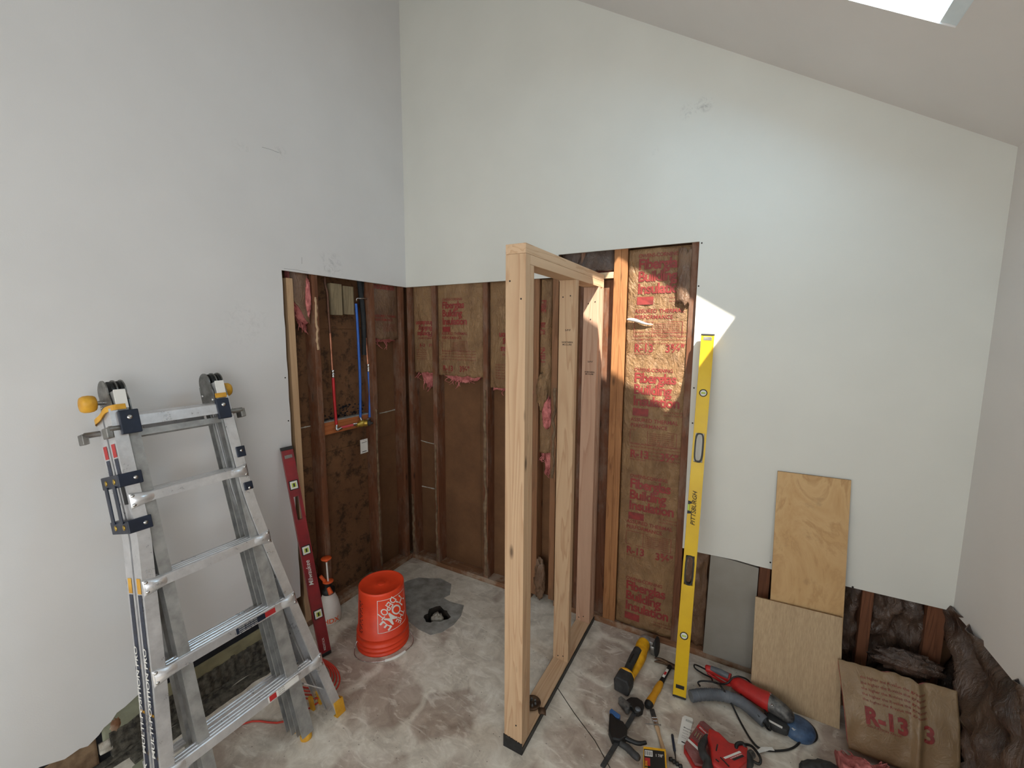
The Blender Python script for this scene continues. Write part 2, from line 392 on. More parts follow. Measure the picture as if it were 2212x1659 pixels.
MAT['torn'] = flat('torn_brown_paper', (140,116,90), (92,70,50), .9, scale=16, bump=.5)
MAT['ink'] = flat('black_ink', (40,34,30), (30,26,24), .7)
MAT['bristle'] = flat('dark_bristle', (60,56,52), (36,32,30), .8, stretch=(1,1,1), scale=60)

# ------------------------------------------------------------------ the room
D = .0127
H1, L1, H2, XO, H3, XR, H4, XF, YF = 2.192, .998, 2.3288, 2.0579, .636, 3.1768, 2.19, 1.5512, -1.008
XSTEP, YB = 1.262, -4.9
def holed(name, mat, outer, inner, off):
    bm = bmesh.new(); off = V(off); vs = []
    for loop in (outer, inner):
        ring = [bm.verts.new(p) for p in loop]; vs.append(ring)
        for a, b in zip(ring, ring[1:]+ring[:1]): bm.edges.new((a, b))
    bmesh.ops.triangle_fill(bm, use_beauty=True, edges=bm.edges[:])
    bmesh.ops.recalc_face_normals(bm, faces=bm.faces[:])
    r = bmesh.ops.extrude_face_region(bm, geom=bm.faces[:])
    for v in [g for g in r['geom'] if isinstance(g, bmesh.types.BMVert)]: v.co += off
    bmesh.ops.recalc_face_normals(bm, faces=bm.faces[:])
    me = bpy.data.meshes.new(name); bm.to_mesh(me); bm.free(); me.materials.append(mat)
    o = bpy.data.objects.new(name, me); COL.objects.link(o); return o
DC = V((.63, -.462, 0)); hole = []
for k in range(22):
    a = 2*math.pi*k/22; r = .078+.012*math.sin(3*a+1)+.007*math.sin(7*a)
    hole.append(DC+V((math.cos(a)*r*1.05, math.sin(a)*r, 0)))
struct(holed('floor', MAT['floor'], [(-.11,YB-.1,0),(3.29,YB-.1,0),(3.29,.11,0),(-.11,.11,0)], hole, (0,0,-.05)))
mb = MB(); mb.slab(lambda u, v: (DC.x-.14+.28*u, DC.y-.14+.28*v, -.12+.012*n3(u*9, v*9, 1)), lambda u, v: (DC.x-.14+.28*u, DC.y-.14+.28*v, -.15), 12, 12)
for k in range(22):
    a, b = hole[k], hole[(k+1) % 22]; c = DC
    mb.add([a, b, c+(b-c)*.95+V((0,0,-.12)), c+(a-c)*.95+V((0,0,-.12))], [(0,1,2,3)])
struct(mb.build('floor_pit', MAT['dirt']))
pt = [(880,1255),(905,1248),(930,1250),(952,1250),(975,1262),(972,1285),(958,1292),(972,1300),(1002,1308),(996,1330),(980,1350),(955,1366),(930,1372),(905,1360),(880,1340),(862,1300),(862,1265)]
po = holed('concrete_patch', MAT['grey_concrete'], [fl(u, v, .0005) for u, v in pt], [p+V((0,0,.0005)) for p in hole], (0,0,.002))
tag(po, 'rough grey concrete patch in the floor around the drain hole', 'concrete patch')
# drain stub with crumpled tape
dr = thing('drain_pipe', 'short drain pipe stub capped with crumpled grey tape in the floor hole', 'pipe', (DC.x, DC.y, -.12))
mb = MB(); mb.lathe([(.034,0),(.034,.10),(.030,.10),(.030,0)], (DC.x+.005, DC.y, -.118), n=24); mb.build('pipe_stub', MAT['tape'], dr)
def capf(u, v):
    a = 2*math.pi*u; r = .038*math.sin(v*1.57)
    k = 1+.22*n3(math.cos(a)*2, math.sin(a)*2, v*3)
    return (DC.x+.005+math.cos(a)*r*k, DC.y+math.sin(a)*r*k, -.022+.030*math.cos(v*1.57)*k-.05*max(0, v-.75)+.010*n3(a*1.3, v*5, 3))
mb = MB(); mb.grid(capf, 28, 12); mb.build('tape_cap', MAT['tape'], dr)

def dry(name, mat, pts, off):
    mb = MB(); mb.prism(pts, off); return struct(mb.build(name, mat))
# left wall: ragged lower edge, opening beside the corner
low = [(-2.2,.17),(-2.1,.168),(-2.034,.137),(-1.99,.142),(-1.966,.131),(-1.93,.15),(-1.913,.168),(-1.889,.176),(-1.868,.20),(-1.84,.205),(-1.79,.226),(-1.769,.24),(-1.70,.245),(-1.5,.24),(-1.3,.243),(-1.1,.24)]
edge = [(-L1+.0015*((i*7) % 3-1), .24+i*(H1-.24)/24) for i in range(24)]
pl_ = [(YB, .17)]+low+edge+[(-L1, H1), (0, H1), (0, ceil_z(0)), (YB, ceil_z(0))]
dry('wall_left', MAT['paint_left'], [(0, y, z) for y, z in pl_], (D, 0, 0))
# back wall
pb = [(0, H1), (XSTEP, H1+.001), (XSTEP, H2), (XO, H2), (XO-.001, 1.5), (XO+.001, 1.0), (XO, H3), (2.15, H3-.004), (2.33, H3+.002), (2.42, H3-.004), (2.7, H3), (XR, H3), (XR, ceil_z(XR)), (0, ceil_z(0))]
dry('wall_back', MAT['paint_back'], [(x, 0, z) for x, z in pb], (0, -D, 0))
pr = [(0, H3), (0, ceil_z(XR)), (YB, ceil_z(XR)), (YB, 0), (-1.6, 0), (-1.6, H3+.03), (-.8, H3+.045), (-.55, H3+.038), (-.30, H3+.026), (-.12, H3+.012)]
struct(holed('wall_right', MAT['paint_right'], [(XR, y, z) for y, z in pr], [(XR,-4.3,1.0),(XR,-2.9,1.0),(XR,-2.9,2.3),(XR,-4.3,2.3)], (D, 0, 0)))
mb = MB()
for a, b in (((XR-.015,-4.36,.94),(XR,-2.84,1.0)), ((XR-.015,-4.36,2.3),(XR,-2.84,2.36)), ((XR-.015,-4.36,1.0),(XR,-4.3,2.3)), ((XR-.015,-2.9,1.0),(XR,-2.84,2.3))): mb.box(a, b)
struct(mb.build('fill_window_3', MAT['white_vinyl']))  # unseen frame and opening, made up to go with the side fill
mb = MB()
for a, b in (((-.12,YB-.1,0),(3.3,YB,.95)), ((-.12,YB-.1,2.75),(3.3,YB,ceil_z(-.12))), ((-.12,YB-.1,.95),(.3,YB,2.75)), ((2.3,YB-.1,.95),(3.3,YB,2.75))): mb.box(a, b)
struct(mb.build('wall_front', MAT['paint_right']))
mb = MB()
for a, b in (((.24,YB,.90),(2.36,YB+.02,.96)), ((.24,YB,2.74),(2.36,YB+.02,2.80)), ((.24,YB,.96),(.3,YB+.02,2.74)), ((2.3,YB,.96),(2.36,YB+.02,2.74))): mb.box(a, b)
struct(mb.build('fill_window_1', MAT['white_vinyl']))  # invented frame round the opening of the fill behind the camera
cz = lambda x, y: V((x, y, ceil_z(x)))
struct(holed('ceiling', MAT['ceiling'], [cz(-.12,YB-.1), cz(3.4,YB-.1), cz(3.4,.12), cz(-.12,.12)],
    [cz(SKX0,SKY0), cz(SKX1+.04,SKY0), cz(SKX1+.04,SKY1), cz(SKX0,SKY1)], NUP*.02))
# skylight curb (light shaft with a pale flange along its lower side)
mb = MB(); slo = V((1,0,SLOPE)).normalized()
def sk(x, y, h): return cz(x, y)+NUP*h
for (x0, x1, y0, y1) in ((SKX1, SKX1+.04, SKY0-.02, SKY1+.02), (SKX0-.02, SKX0, SKY0-.02, SKY1+.02), (SKX0-.02, SKX1+.04, SKY0-.02, SKY0), (SKX0-.02, SKX1+.04, SKY1, SKY1+.02)):
    mb.prism([sk(x0,y0,.005 if x0 == SKX1 else .0201), sk(x1,y0,.005 if x0 == SKX1 else .0201), sk(x1,y1,.005 if x0 == SKX1 else .0201), sk(x0,y1,.005 if x0 == SKX1 else .0201)], NUP*(.035 if x0 == SKX1 else .02))
struct(mb.build('window_2', MAT['white_vinyl']))
# sheathing behind the studs
mb = MB()
for z0, z1 in ((0, 1.055), (1.057, 1.87), (1.872, 4.4)): mb.box((-.105, YB, z0), (-.092, .105, z1))
struct(mb.build('wall_left_sheathing', MAT['sheath']))
mb = MB(); xs = [-.1, .205, .62, 1.02, 1.46, 2.2, 3.3]
for a, b in zip(xs, xs[1:]): mb.box((a, .092, 0), (b-.002, .105, min(ceil_z(b)+.02, 4)))
struct(mb.build('wall_back_sheathing', MAT['sheath']))
mb = MB(); mb.box((-.13, YB-.1, 0), (-.107, .13, 4.7)); mb.prism([(-.107,.107,0),(3.31,.107,0),(3.31,.107,ceil_z(3.31)),(-.107,.107,ceil_z(-.107))], (0,.02,0)); struct(mb.build('lightproof_shell', MAT['sheath']))  # unseen shell added to keep light from leaking through the sheathing gaps
struct(holed('wall_right_sheathing', MAT['void'], [(3.272,YB,0),(3.272,.1,0),(3.272,.1,2.6),(3.272,YB,2.6)], [(3.272,-4.3,1.0),(3.272,-2.9,1.0),(3.272,-2.9,2.3),(3.272,-4.3,2.3)], (.013,0,0)))
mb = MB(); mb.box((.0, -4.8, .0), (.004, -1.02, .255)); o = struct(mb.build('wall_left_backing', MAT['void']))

# studs and plates -------------------------------------------------
def lumber(name, a, b, mat, label, cat='stud', group=None, bev=.002, parent=None):
    mb = MB(); c = (V(a)+V(b))/2; mb.box(a, b)
    o = mb.build(name, mat, loc=(c.x, c.y, min(a[2], b[2])), bevel=bev)
    return tag(o, label, cat, group)
G = 'old studs inside the opened walls'
PZ = .038
lumber('bottom_plate', (-.09,-1.02,0), (0,.0,PZ), MAT['old_y'], 'dusty old bottom plate lying along the left wall opening', 'plate')
lumber('bottom_plate', (0.001,0,0), (1.09,.09,PZ), MAT['old_x'], 'dusty bottom plate under the back wall, from the corner to the new frame', 'plate')
lumber('bottom_plate', (1.26,0,0), (3.17,.09,PZ), MAT['old_x'], 'bottom plate along the back wall, from the new frame to the right corner', 'plate')
for nm, y0, y1, m, lab, z1 in (('wall_stud',-.968,-.928,'pale_z','clean pale new stud at the left edge of the left wall opening',2.155),
        ('wall_stud',-.803,-.765,'old_z','old stud in the left wall with frayed pale torn edge, left of the copper pipe',2.5),
        ('wall_stud',-.357,-.319,'old_z','old stud in the left wall just right of the blue pipes',2.5),
        ('wall_stud',-.066,-.028,'old_z','old stud in the left wall closest to the room corner',2.5)):
    lumber(nm, (-.09, y0, PZ), (-.001 if m != 'pale_z' else .002, y1, z1), MAT[m], lab, group=None)
for x0, x1, m, lab in ((.001,.039,'old_z','old corner stud at the left end of the back wall'),
        (.245,.283,'old_z','old back wall stud between the two shortest insulation pieces'),
        (.698,.736,'old_z','old back wall stud right of the batt printed R-13, chewed along its edge'),
        (1.092,1.130,'brown_z','old stud left of the narrow crumpled insulation bay'),
        (1.222,1.262,'brown_z','old stud right of the narrow crumpled insulation bay'),
        (1.405,1.443,'old_z','old stud half hidden behind the new frame'),
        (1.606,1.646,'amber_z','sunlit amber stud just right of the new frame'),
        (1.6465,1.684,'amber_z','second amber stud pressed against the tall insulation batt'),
        (2.020,2.0575,'old_z','dark reddish stud at the right edge of the tall opening'),
        (2.44,2.49,'old_z','low stud showing between grey drywall and plywood'),
        (2.868,2.912,'old_z','low reddish stud right of the plywood sheets'),
        (3.10,3.165,'old_z','doubled low stud in the right rear corner')):
    lumber('wall_stud', (x0, .001, PZ), (x1, .091, 2.45 if x0 < 2.06 else 1.0), MAT[m], lab)
lumber('wall_stud', (1.53,.035,PZ), (1.6055,.091,2.165), MAT['old_z'], 'recessed dark red stud between new frame and amber stud')
lumber('fire_block', (1.262,.004,2.170), (1.605,.088,2.206), MAT['new_x'], 'short pale new block nailed level above the new frame', 'block')
# frayed splinters on old stud edges
def fray(y, x, z0, z1, wall, mat, n, lab, wd=.016):
    mb = MB(); nz = 40
    def f(u, v):
        z = z0+(z1-z0)*v; k = (u-.5)*wd*(1+.9*n3(v*n, u*3, x+y))+.010*n3(v*n*.7, 5, y+x)
        dpt = .004+.006*abs(n3(v*n*1.5, u*4, 2))
        return (dpt, y+k, z) if wall == 'L' else (x+k, -dpt, z)
    def g(u, v):
        q = V(f(u, v)); return (-.0005, q.y, q.z) if wall == 'L' else (q.x, .0005, q.z)
    mb.slab(f, g, 3, nz); o = mb.build('torn_strip', MAT[mat], loc=(x, y, z0)); return tag(o, lab, 'torn strip')
fray(-.787,0,1.74,2.06,'L','new_z',13,'pale splintered strip along the old stud near the copper pipe',.013)
fray(-.340,0,.10,1.30,'L','torn',14,'torn drywall paper left on the stud right of the blue pipes',.014)
fray(0,.262,.06,1.0,'B','torn',14,'torn paper and mildew on the second back wall stud',.014)
fray(0,.717,.06,1.45,'B','torn',14,'ragged paper strip on the third back wall stud',.022)
fray(0,.020,.06,.55,'B','torn',11,'white torn paper low on the corner stud',.020)
fray(0,1.245,.9,1.5,'B','torn',12,'ragged plaster flakes on the stud beside the crumpled insulation',.016)

# ------------------------------------------------------------------ insulation batts
class Surf:
    """a wrinkled paper face: origin, across, up, outward"""
    def __init__(s, o, a, b, w, h, bulge=.012, wr=.006, seed=0, jag=.02, jagf=5., pull=None, jag_top=0.):
        s.o = V(o); s.a = V(a).normalized(); s.b = V(b).normalized(); s.n = s.a.cross(s.b).normalized()
        s.w, s.h, s.bulge, s.wr, s.seed, s.jag, s.jagf, s.pull, s.jt = w, h, bulge, wr, seed, jag, jagf, pull, jag_top
    def z(s, x, y):
        u = x/s.w; k = math.sin(math.pi*min(1, max(0, u)))**.6
        r = 1-abs(n3(x*9+s.seed, y*4.5, s.seed*1.7))*2
        r2 = n3(x*22, y*13+s.seed, 4.2)
        return s.bulge*k+s.wr*(r*.8+r2*.55)*min(1, k+.2)
    def p(s, x, y, off=0): return s.o+s.a*x+s.b*y+s.n*(s.z(x, y)+off)
    def bot(s, x): return s.jag*(n3(x*s.jagf*4, s.seed, 1)+.6*n3(x*s.jagf*11, s.seed, 5)) + (s.pull(x/s.w) if s.pull else 0)
    def front(s, u, v):
        x = u*s.w; y0 = s.bot(x); y = y0+(s.h-y0)*v; return s.p(x, y)
    def txt(s, off=.0022): return lambda x, y: s.p(x, y, off)
LOGO = [('OWENS-CORNING', .0, .028, .01), ('Fiberglas', -.062, .078, .028), ('Building', -.128, .078, .028), ('Insulation', -.194, .078, .028)]
def print_block(mb, sf, x, y, k=1., box=True, small=True, rot=False):
    """printed lettering block of the insulation facing; y is the top line"""
    mb = mb.new(); f0 = sf.txt()
    fn = (lambda px, py: f0(x-px, y-py)) if rot else (lambda px, py: f0(x+px, y+py))
    for s_, dy, sz, b in LOGO: put_text(mb, s_, sz*k, (lambda a, c, dy=dy: fn(a*.92, c+dy*k)), b, .92, cuts=1)
    if box:
        mb.add([fn(.0*k, -.212*k), fn(.088*k, -.212*k), fn(.088*k, -.255*k), fn(0, -.255*k)], [(0, 3, 2, 1)])
    if small:
        for i in range(2): put_text(mb, 'See the R-value tables', .013*k, lambda a, c, i=i: fn(a+.17*k, c-(.225+.018*i)*k))
def perf_block(mb, sf, x, y, k=1.):
    mb = mb.new(); f0 = sf.txt(); fn = lambda px, py: f0(x+px*k, y+py*k)
    put_text(mb, 'ASSURED THERMAL', .030, fn, .012); put_text(mb, 'PERFORMANCE', .030, lambda a, c: fn(a, c-.034), .012)
    for a, b, c, d in ((0,-.05,.26,-.052), (0,-.135,.26,-.137), (0,-.05,.002,-.137), (.258,-.05,.26,-.137), (.10,-.05,.102,-.137)):
        mb.add([fn(a,b), fn(c,b), fn(c,d), fn(a,d)], [(0,3,2,1)])
    for i in range(6): put_text(mb, 'insulating value of this batt type', .0105, lambda a, c, i=i: fn(a+.112, c-.065-.012*i))
def small_lines(mb, sf, x, y, n=5, k=1., txt='the higher the R-value, the greater the insulating power'):
    mb = mb.new(); f0 = sf.txt()
    for i in range(n): put_text(mb, txt, .0135*k, lambda a, c, i=i: f0(x+a, y+c-.021*i*k))
def rval(mb, sf, x, y, k=1.):
    f0 = sf.txt(); put_text(mb.new(), 'R-13', .062*k, lambda a, c: f0(x+a*.9, y+c), .03, cuts=1)
    put_text(mb.new(), '3⅝"', .062*k, lambda a, c: f0(x+.17*k+a*.9, y+c), .022, cuts=1)
    put_text(mb.l[-1], 'INSULATION VALUE', .010*k, lambda a, c: f0(x+a, y+c-.016*k), .01)
def batt(label, sf, depth=.07, mat='kraft', printfn=None, fluff=None, group=None, tabs=True, strands=0):
    base = sf.o+sf.a*(sf.w/2)
    t = thing('insulation_batt', label, 'insulation', base, group)
    nu = max(10, int(sf.w/.012)); nv = max(20, int(sf.h/.018))
    mb = MB(); mb.slab(sf.front, lambda u, v: V(sf.front(u, v))-sf.n*.003, nu, nv); mb.build('paper_facing', MAT[mat], t)
    mb = MB()                                           # pink body behind, sticking out below the torn edge
    def ff(u, v):
        x = sf.w*(.02+.96*u); d0 = sf.bot(x); ext = fluff(u) if fluff else 0
        y = (d0-ext)+(sf.h-.01-d0+ext)*v; k = 1 if y < d0+.01 else 0
        j = .010*n3(x*40, y*40, sf.seed)+.012*n3(x*14, y*14, 3)
        return sf.o+sf.a*(x+k*j)+sf.b*(y+k*j)+sf.n*(max(-.006, -.006) + min(0, sf.z(x, max(y, d0)))-.004+(j*.8 if k else 0)-(.02 if k else 0))
    mb.slab(ff, lambda u, v: sf.o+sf.a*sf.w*(.02+.96*u)+sf.b*((sf.bot(sf.w*u)-(fluff(u) if fluff else 0)*.8)*(1-v)+(sf.h-.01)*v)-sf.n*depth, nu, nv+10)
    for i in range(strands):
        u = rnd(.1, .9); x = sf.w*u; q = sf.o+sf.a*x+sf.b*(sf.bot(x)-(fluff(u) if fluff else 0)*.7)-sf.n*.02
        L = rnd(.02, .07); mb.tube(bez([q, q-sf.b*L*.5+sf.a*rnd(-.02, .02)+sf.n*rnd(0, .02), q-sf.b*L+sf.a*rnd(-.03, .03)+sf.n*rnd(-.01, .03)], 3), [.004, .004, .003, .003, .002, .0015, .001], 4)
    mb.build('fibreglass', MAT['pink'], t)
    if printfn:
        P_ = Prints(); printfn(P_, sf)
        for m_ in P_.l: m_.build('printed_lettering', MAT['print'], t)
    return t
Y0, BX, UZ = (0, -1, 0), (1, 0, 0), (0, 0, 1)
# back wall, short torn pieces (outward is -y)
def pb1(mb, sf): print_block(mb, sf, .185, .27, .62, False, False, rot=True); rval(mb, sf, .07, .20, .5); small_lines(mb, sf, .03, .17, 5, .8, 'insulation must be fitted')
batt('short torn batt nearest the room corner on the back wall, lettering upside down', Surf((.045,.030,1.545), BX, UZ, .195, .66, .014, .006, 3, .018), .05, 'kraft', pb1, lambda u: .12*max(0, math.sin(u*3.1-.4)), strands=16)
def pb2(mb, sf): print_block(mb, sf, .05, .545, .88, True, False); perf_block(mb, sf, .04, .30, .9); small_lines(mb, sf, .04, .18, 4); rval(mb, sf, .05, .035, .9)
batt('torn batt with R-13 along its bottom edge, second from the corner on the back wall', Surf((.290,.022,1.535), BX, UZ, .400, .67, .016, .007, 8, .010), .06, 'kraft', pb2, lambda u: .05*max(0, math.sin(u*3.3)), strands=10)
def pb3(mb, sf): print_block(mb, sf, .26, .24, .72, False, False, rot=True); small_lines(mb, sf, .05, .16, 6, .9)
batt('torn batt partly hidden behind the front post of the new frame', Surf((.745,.024,1.47), BX, UZ, .34, .73, .014, .008, 13, .012), .06, 'kraft', pb3, lambda u: .02, strands=3)
# narrow crumpled bay
sf = Surf((1.135,.02,1.06), BX, UZ, .085, 1.13, .02, .022, 21, .02)
def pb4(mb, sf):
    f0 = sf.txt(.004)
    for y, s_ in ((1.0,'FIBE'), (.86,'BUIL'), (.70,'INSU'), (.45,'R13')): put_text(mb.new(), s_, .05, lambda a, c, y=y: f0(.012+c, y-a*.9), .02)
nb4 = batt('narrow crumpled batt wadded between two amber studs, pink showing', sf, .06, 'kraft', pb4, lambda u: .16 if u > .35 else .05, strands=12)
def crumple(name, label, cat, mat, c, ax, ay, az, r=(.1,.1,.1), seed=0, amp=.3, n=26, par=None, f=2.2):
    mb = MB(); c = V(c); ax = V(ax).normalized(); ay = V(ay).normalized(); az = V(az).normalized()
    def fn(u, v):
        a = 2*math.pi*u; b = math.pi*v; d = V((math.sin(b)*math.cos(a), math.sin(b)*math.sin(a), math.cos(b)))
        k = 1+amp*(1-2.4*abs(n3(d.x*f+seed, d.y*f, d.z*f)))+amp*.5*n3(d.x*6, d.y*6+seed, d.z*6)
        return c+ax*d.x*r[0]*k+ay*d.y*r[1]*k+az*d.z*r[2]*k
    mb.grid(fn, n, n); o = mb.build(name, MAT[mat], par, loc=c); return tag(o, label, cat) if par is None else o
crumple('pink_tuft', 'pink fibreglass tuft bulging out of the narrow crumpled bay', 'insulation tuft', 'pink', (1.195,-.002,1.34), (1,0,0), (0,1,0), (0,0,1), (.026,.022,.09), 5, .35, par=nb4)
crumple('crumpled_paper', 'wad of crumpled brown paper above the pink tuft in the narrow bay', 'paper', 'kraft', (1.165,-.005,1.47), (1,0,0), (0,1,0), (0,0,1), (.034,.025,.10), 9, .4, par=nb4)
crumple('crumpled_paper', 'crumpled brown paper and grime at the foot of the narrow bay', 'paper', 'kraft_dark', (1.15,.012,.16), (1,0,0), (0,1,0), (0,0,1), (.035,.02,.12), 15, .35, par=nb4)
# dark insulation above the block
sf = Surf((1.268,.03,2.215), BX, UZ, .335, .20, .02, .016, 31, .0)
batt('dark sagging insulation in the gap above the pale block', sf, .05, 'plastic_dirty')
# tall sunlit batt
def pb5(mb, sf):
    zz = lambda v, u=1400: hit(u, v, 1, .005).z-.05
    for v in (556, 803, 1036, 1262): print_block(mb, sf, .055, zz(v), 1.02)
    for v in (668, 905, 1130): perf_block(mb, sf, .045, zz(v)-.02)
    for v in (715, 958): small_lines(mb, sf, .05, zz(v)-.01, 5 if v > 900 else 4)
    for v in (760, 991, 1204): rval(mb, sf, .05, zz(v))
sfT = Surf((1.690,.010,.05), BX, UZ, .335, 2.27, .006, .006, 42, .01)
tb = batt('tall full-height batt with repeated red lettering, lit by the sun patch', sfT, .075, 'kraft', pb5)
# loose flap over the top right and dark side folds
mb = MB(); mb.slab(lambda u, v: (1.955+.068*u, -.004-.010*math.sin(u*3)-.006*n3(u*6, v*6, 2), 2.02+.03*n3(u*5, 1, 2)-.02*u+(.29-.0*u)*v), lambda u, v: (1.955+.068*u, .002, 2.02+.03*n3(u*5, 1, 2)-.02*u+.29*v), 10, 14)
o = mb.build('paper_flap', MAT['kraft_dark'], tb); o['label'] = 'dark brown flap folded over'
mb = MB(); mb.tube(bez([(1.695,-.006,1.93), (1.74,-.014,1.925), (1.80,-.010,1.905), (1.84,-.006,1.90)], 6), [.004,.006,.008,.009,.010,.010,.010,.010,.009,.008,.008,.007,.006,.005,.004,.003,.003,.002,.002], 6)
o = mb.build('torn_lip', MAT['white'], tb); o['label'] = 'pale torn paper lip'
# left wall batts (outward is +x; across runs towards +y)
def sl(y0, z0, w_, h_, **k): return Surf((-.030, y0, z0), (0,1,0), UZ, w_, h_, **k)
nb5 = batt('short torn batt at the top left of the left wall opening', sl(-.925, 2.0, .118, .22, bulge=.016, wr=.008, seed=51, pull=lambda u: -.16*u+.04), .05, 'kraft_dark', None, lambda u: .03+.02*u, strands=6)
def pb6(mb, sf):
    f0 = sf.txt(); put_text(mb.new(), 'Insulation', .06, lambda a, c: f0(.0+a*.9, .36+c), .02)
    perf_block(mb, sf, .01, .16, .8)
batt('torn batt between the blue pipes and the room corner', sl(-.315, 1.80, .245, .42, bulge=.012, wr=.006, seed=57), .05, 'kraft_dark', pb6, lambda u: .018, strands=4)
crumple('pink_tuft', 'thin pink fibreglass wad hanging beside the old stud left of the copper pipe', 'insulation tuft', 'pink', (-.02,-.825,2.06), (0,1,0), (1,0,0), (0,0,1), (.018,.016,.10), 8, .3, par=nb5)
# wall-low crumples right of the plywood
q = hit(1530, 1290, 1, .03)
def crshade(name, lab, x0, x1, z0, z1, y, seed, mat='plastic_dirty', amp=.035, f=7, group=None):
    mb = MB()
    fn = lambda u, v: (x0+(x1-x0)*u+.012*n3(v*6, seed, 1), y-amp*(1-2.2*abs(n3(u*f*(x1-x0)*3+seed, v*f*.7, seed)))-amp*.5*n3(u*9, v*9, seed), z0+(z1-z0)*v+.012*n3(u*5, seed, 4))
    nu = max(12, int((x1-x0)/.012))
    mb.slab(fn, lambda u, v: V(fn(u, v))+V((0,.004,0)), nu, 36)
    return tag(mb.build(name, MAT[mat], loc=((x0+x1)/2, y, z0)), lab, 'insulation facing', group)
crshade('insulation_facing', 'brown insulation paper strip behind the foot of the yellow level', 2.062, 2.195, .04, .66, .045, 3, 'kraft_dark', .02)
crshade('insulation_facing', 'crumpled film beside the plywood, left of the low reddish stud', 2.74, 2.868, .04, .64, .055, 11)
crshade('insulation_facing', 'crumpled dirty film between the low reddish stud and the corner stud', 2.914, 3.10, .04, .66, .055, 19)
# right wall crumpled facing
mb = MB()
def rw(u, v):
    y = .06-1.64*u; z = .02+(.635+.055*min(1, u*2.2))*v
    k = 1-2.2*abs(n3(u*9, v*2.6+u*3, 7)); return (3.178+.03-.050*k-.03*n3(u*20, v*8, 3), y, z+.01*n3(u*7, v*3, 1))
mb.slab(rw, lambda u, v: V(rw(u, v))+V((.004,0,0)), 110, 44)
tag(mb.build('insulation_facing', MAT['plastic_dirty'], loc=(3.2,-.8,.02)), 'long crumpled brown facing hanging open along the low right wall', 'insulation facing')

# ------------------------------------------------------------------ new half-wall frame
fr = thing('wall_frame', 'new pale lumber partition frame standing free on a black membrane', 'wall frame', (XF-.0445, YF/2, 0))
def fpart(name, a, b, mat, bev=.0015):
    mb = MB(); mb.box(a, b); return mb.build(name, MAT[mat], fr, bevel=bev)
xa, xb = XF-.089, XF
fpart('bottom_plate', (xa+.001, YF+.002, .002), (xb-.001, -.004, .038), 'new_y')
fpart('top_plate', (xa, YF, H4-.038), (xb, -.004, H4), 'new_y')
fpart('top_plate', (xa, YF+.038, H4-.0762), (xb, -.004, H4-.0385), 'new_y')
fpart('stud', (xa, YF, .0385), (xb, YF+.038, H4-.0385), 'new_z')
fpart('stud', (xa, YF+.0385, .0385), (xb, YF+.0745, H4-.0767), 'new_z')
fpart('stud', (xa, -.462, .0385), (xb, -.424, H4-.0767), 'new_z')
fpart('stud', (xa, -.100, .0385), (xb, -.062, H4-.0767), 'pink_z')
fpart('stud', (xa, -.043, .0385), (xb, -.004, H4-.0767), 'pink_z')
mb = MB(); T = .003
mb.box((xa-T, YF-T, 0), (xb+T, -.003, .002))
mb.box((xb, YF-T, 0), (xb+T, -.003, .030)); mb.box((xa-T, YF-T, 0), (xa, -.003, .030))
nn_ = 24; top = [(xa-T+(xb+T-xa+T)*i/nn_, YF-.0005, .052+.007*n3(i*.8, 2, 3)+.008*(1-i/nn_)) for i in range(nn_+1)]
mb.prism([(xa-T, YF-.0005, 0)]+top+[(xb+T, YF-.0005, 0)], (0, -T, 0))
o = mb.build('sill_membrane', MAT['tar'], fr); o['label'] = 'black waterproof membrane wrapped under the frame'
mb = MB()
for (x, y, z) in [(xa+.02,-.4625,2.03),(xa+.06,-.4625,2.035),(xa+.03,-.1005,2.02),(xa+.07,-.1005,2.03),(xa+.045,-.1005,1.93),(xa+.02,-.1005,.06),(xa+.05,-.1005,.075),(xa+.03,-.4625,.06),(xa+.06,-.4625,.068),(xa+.02,YF-.0005,2.05),(xa+.07,YF-.0005,1.98),(xa+.06,YF-.0005,.13)]:
    mb.lathe([(.0035,0),(.0035,.0012),(0,.0012)], (x, y, z), (0,-1,0), 8)
mb.build('nail_head', MAT['ink'], fr)
mb = MB()
f1 = lambda y: plane_fn((0, y-.0008, 0), (1,0,0), (0,0,1))
for y, zz in ((-.462, (1.80, 1.86)), (-.100, (1.62, 1.68))):
    f_ = f1(y)
    put_text(mb, 'S-P-F', .014, lambda a, c: f_(xa+.035+a, zz[1]+c), .02)
    put_text(mb, 'NORTHERN', .011, lambda a, c: f_(xa+.018+a, zz[0]+c), .02); put_text(mb, 'MCCLURE', .011, lambda a, c: f_(xa+.022+a, zz[0]-.012+c), .02)
mb.build('grade_stamp', MAT['ink'], fr)
# oily tape-measure like disc lying on the bottom plate
q = V((XF-.055, -.795, .038))
t_ = thing('drain_fitting', 'greasy round metal fitting lying on the bottom plate of the new frame', 'fitting', q)
mb = MB(); mb.lathe([(.0,.002),(.030,.0),(.040,.006),(.043,.014),(.034,.016),(.026,.010),(.0,.010)], q, n=28)
mb.build('rim', MAT['rusty'], t_)
mb = MB()
for a in range(6): mb.lathe([(.006,0),(.006,.010),(.003,.014),(0,.014)], q+V((math.cos(a*1.05)*.018, math.sin(a*1.05)*.018, .008)), n=8)
mb.build('stud_bolt', MAT['dusty'], t_)
mb = MB(); c = q+V((.058,-.008,.002)); mb.slab(lambda u, v: c+V((.035*(u-.5)+.018*(v-.5), .016*math.sin(u*3.14)*(v-.5)*2.4-.028*(u-.5), .010*math.sin(v*3.14)*math.sin(u*3.14))), lambda u, v: c+V((.035*(u-.5)+.018*(v-.5), .016*math.sin(u*3.14)*(v-.5)*2.4-.028*(u-.5), -.002)), 10, 8)
mb.build('lever', MAT['rusty'], t_)

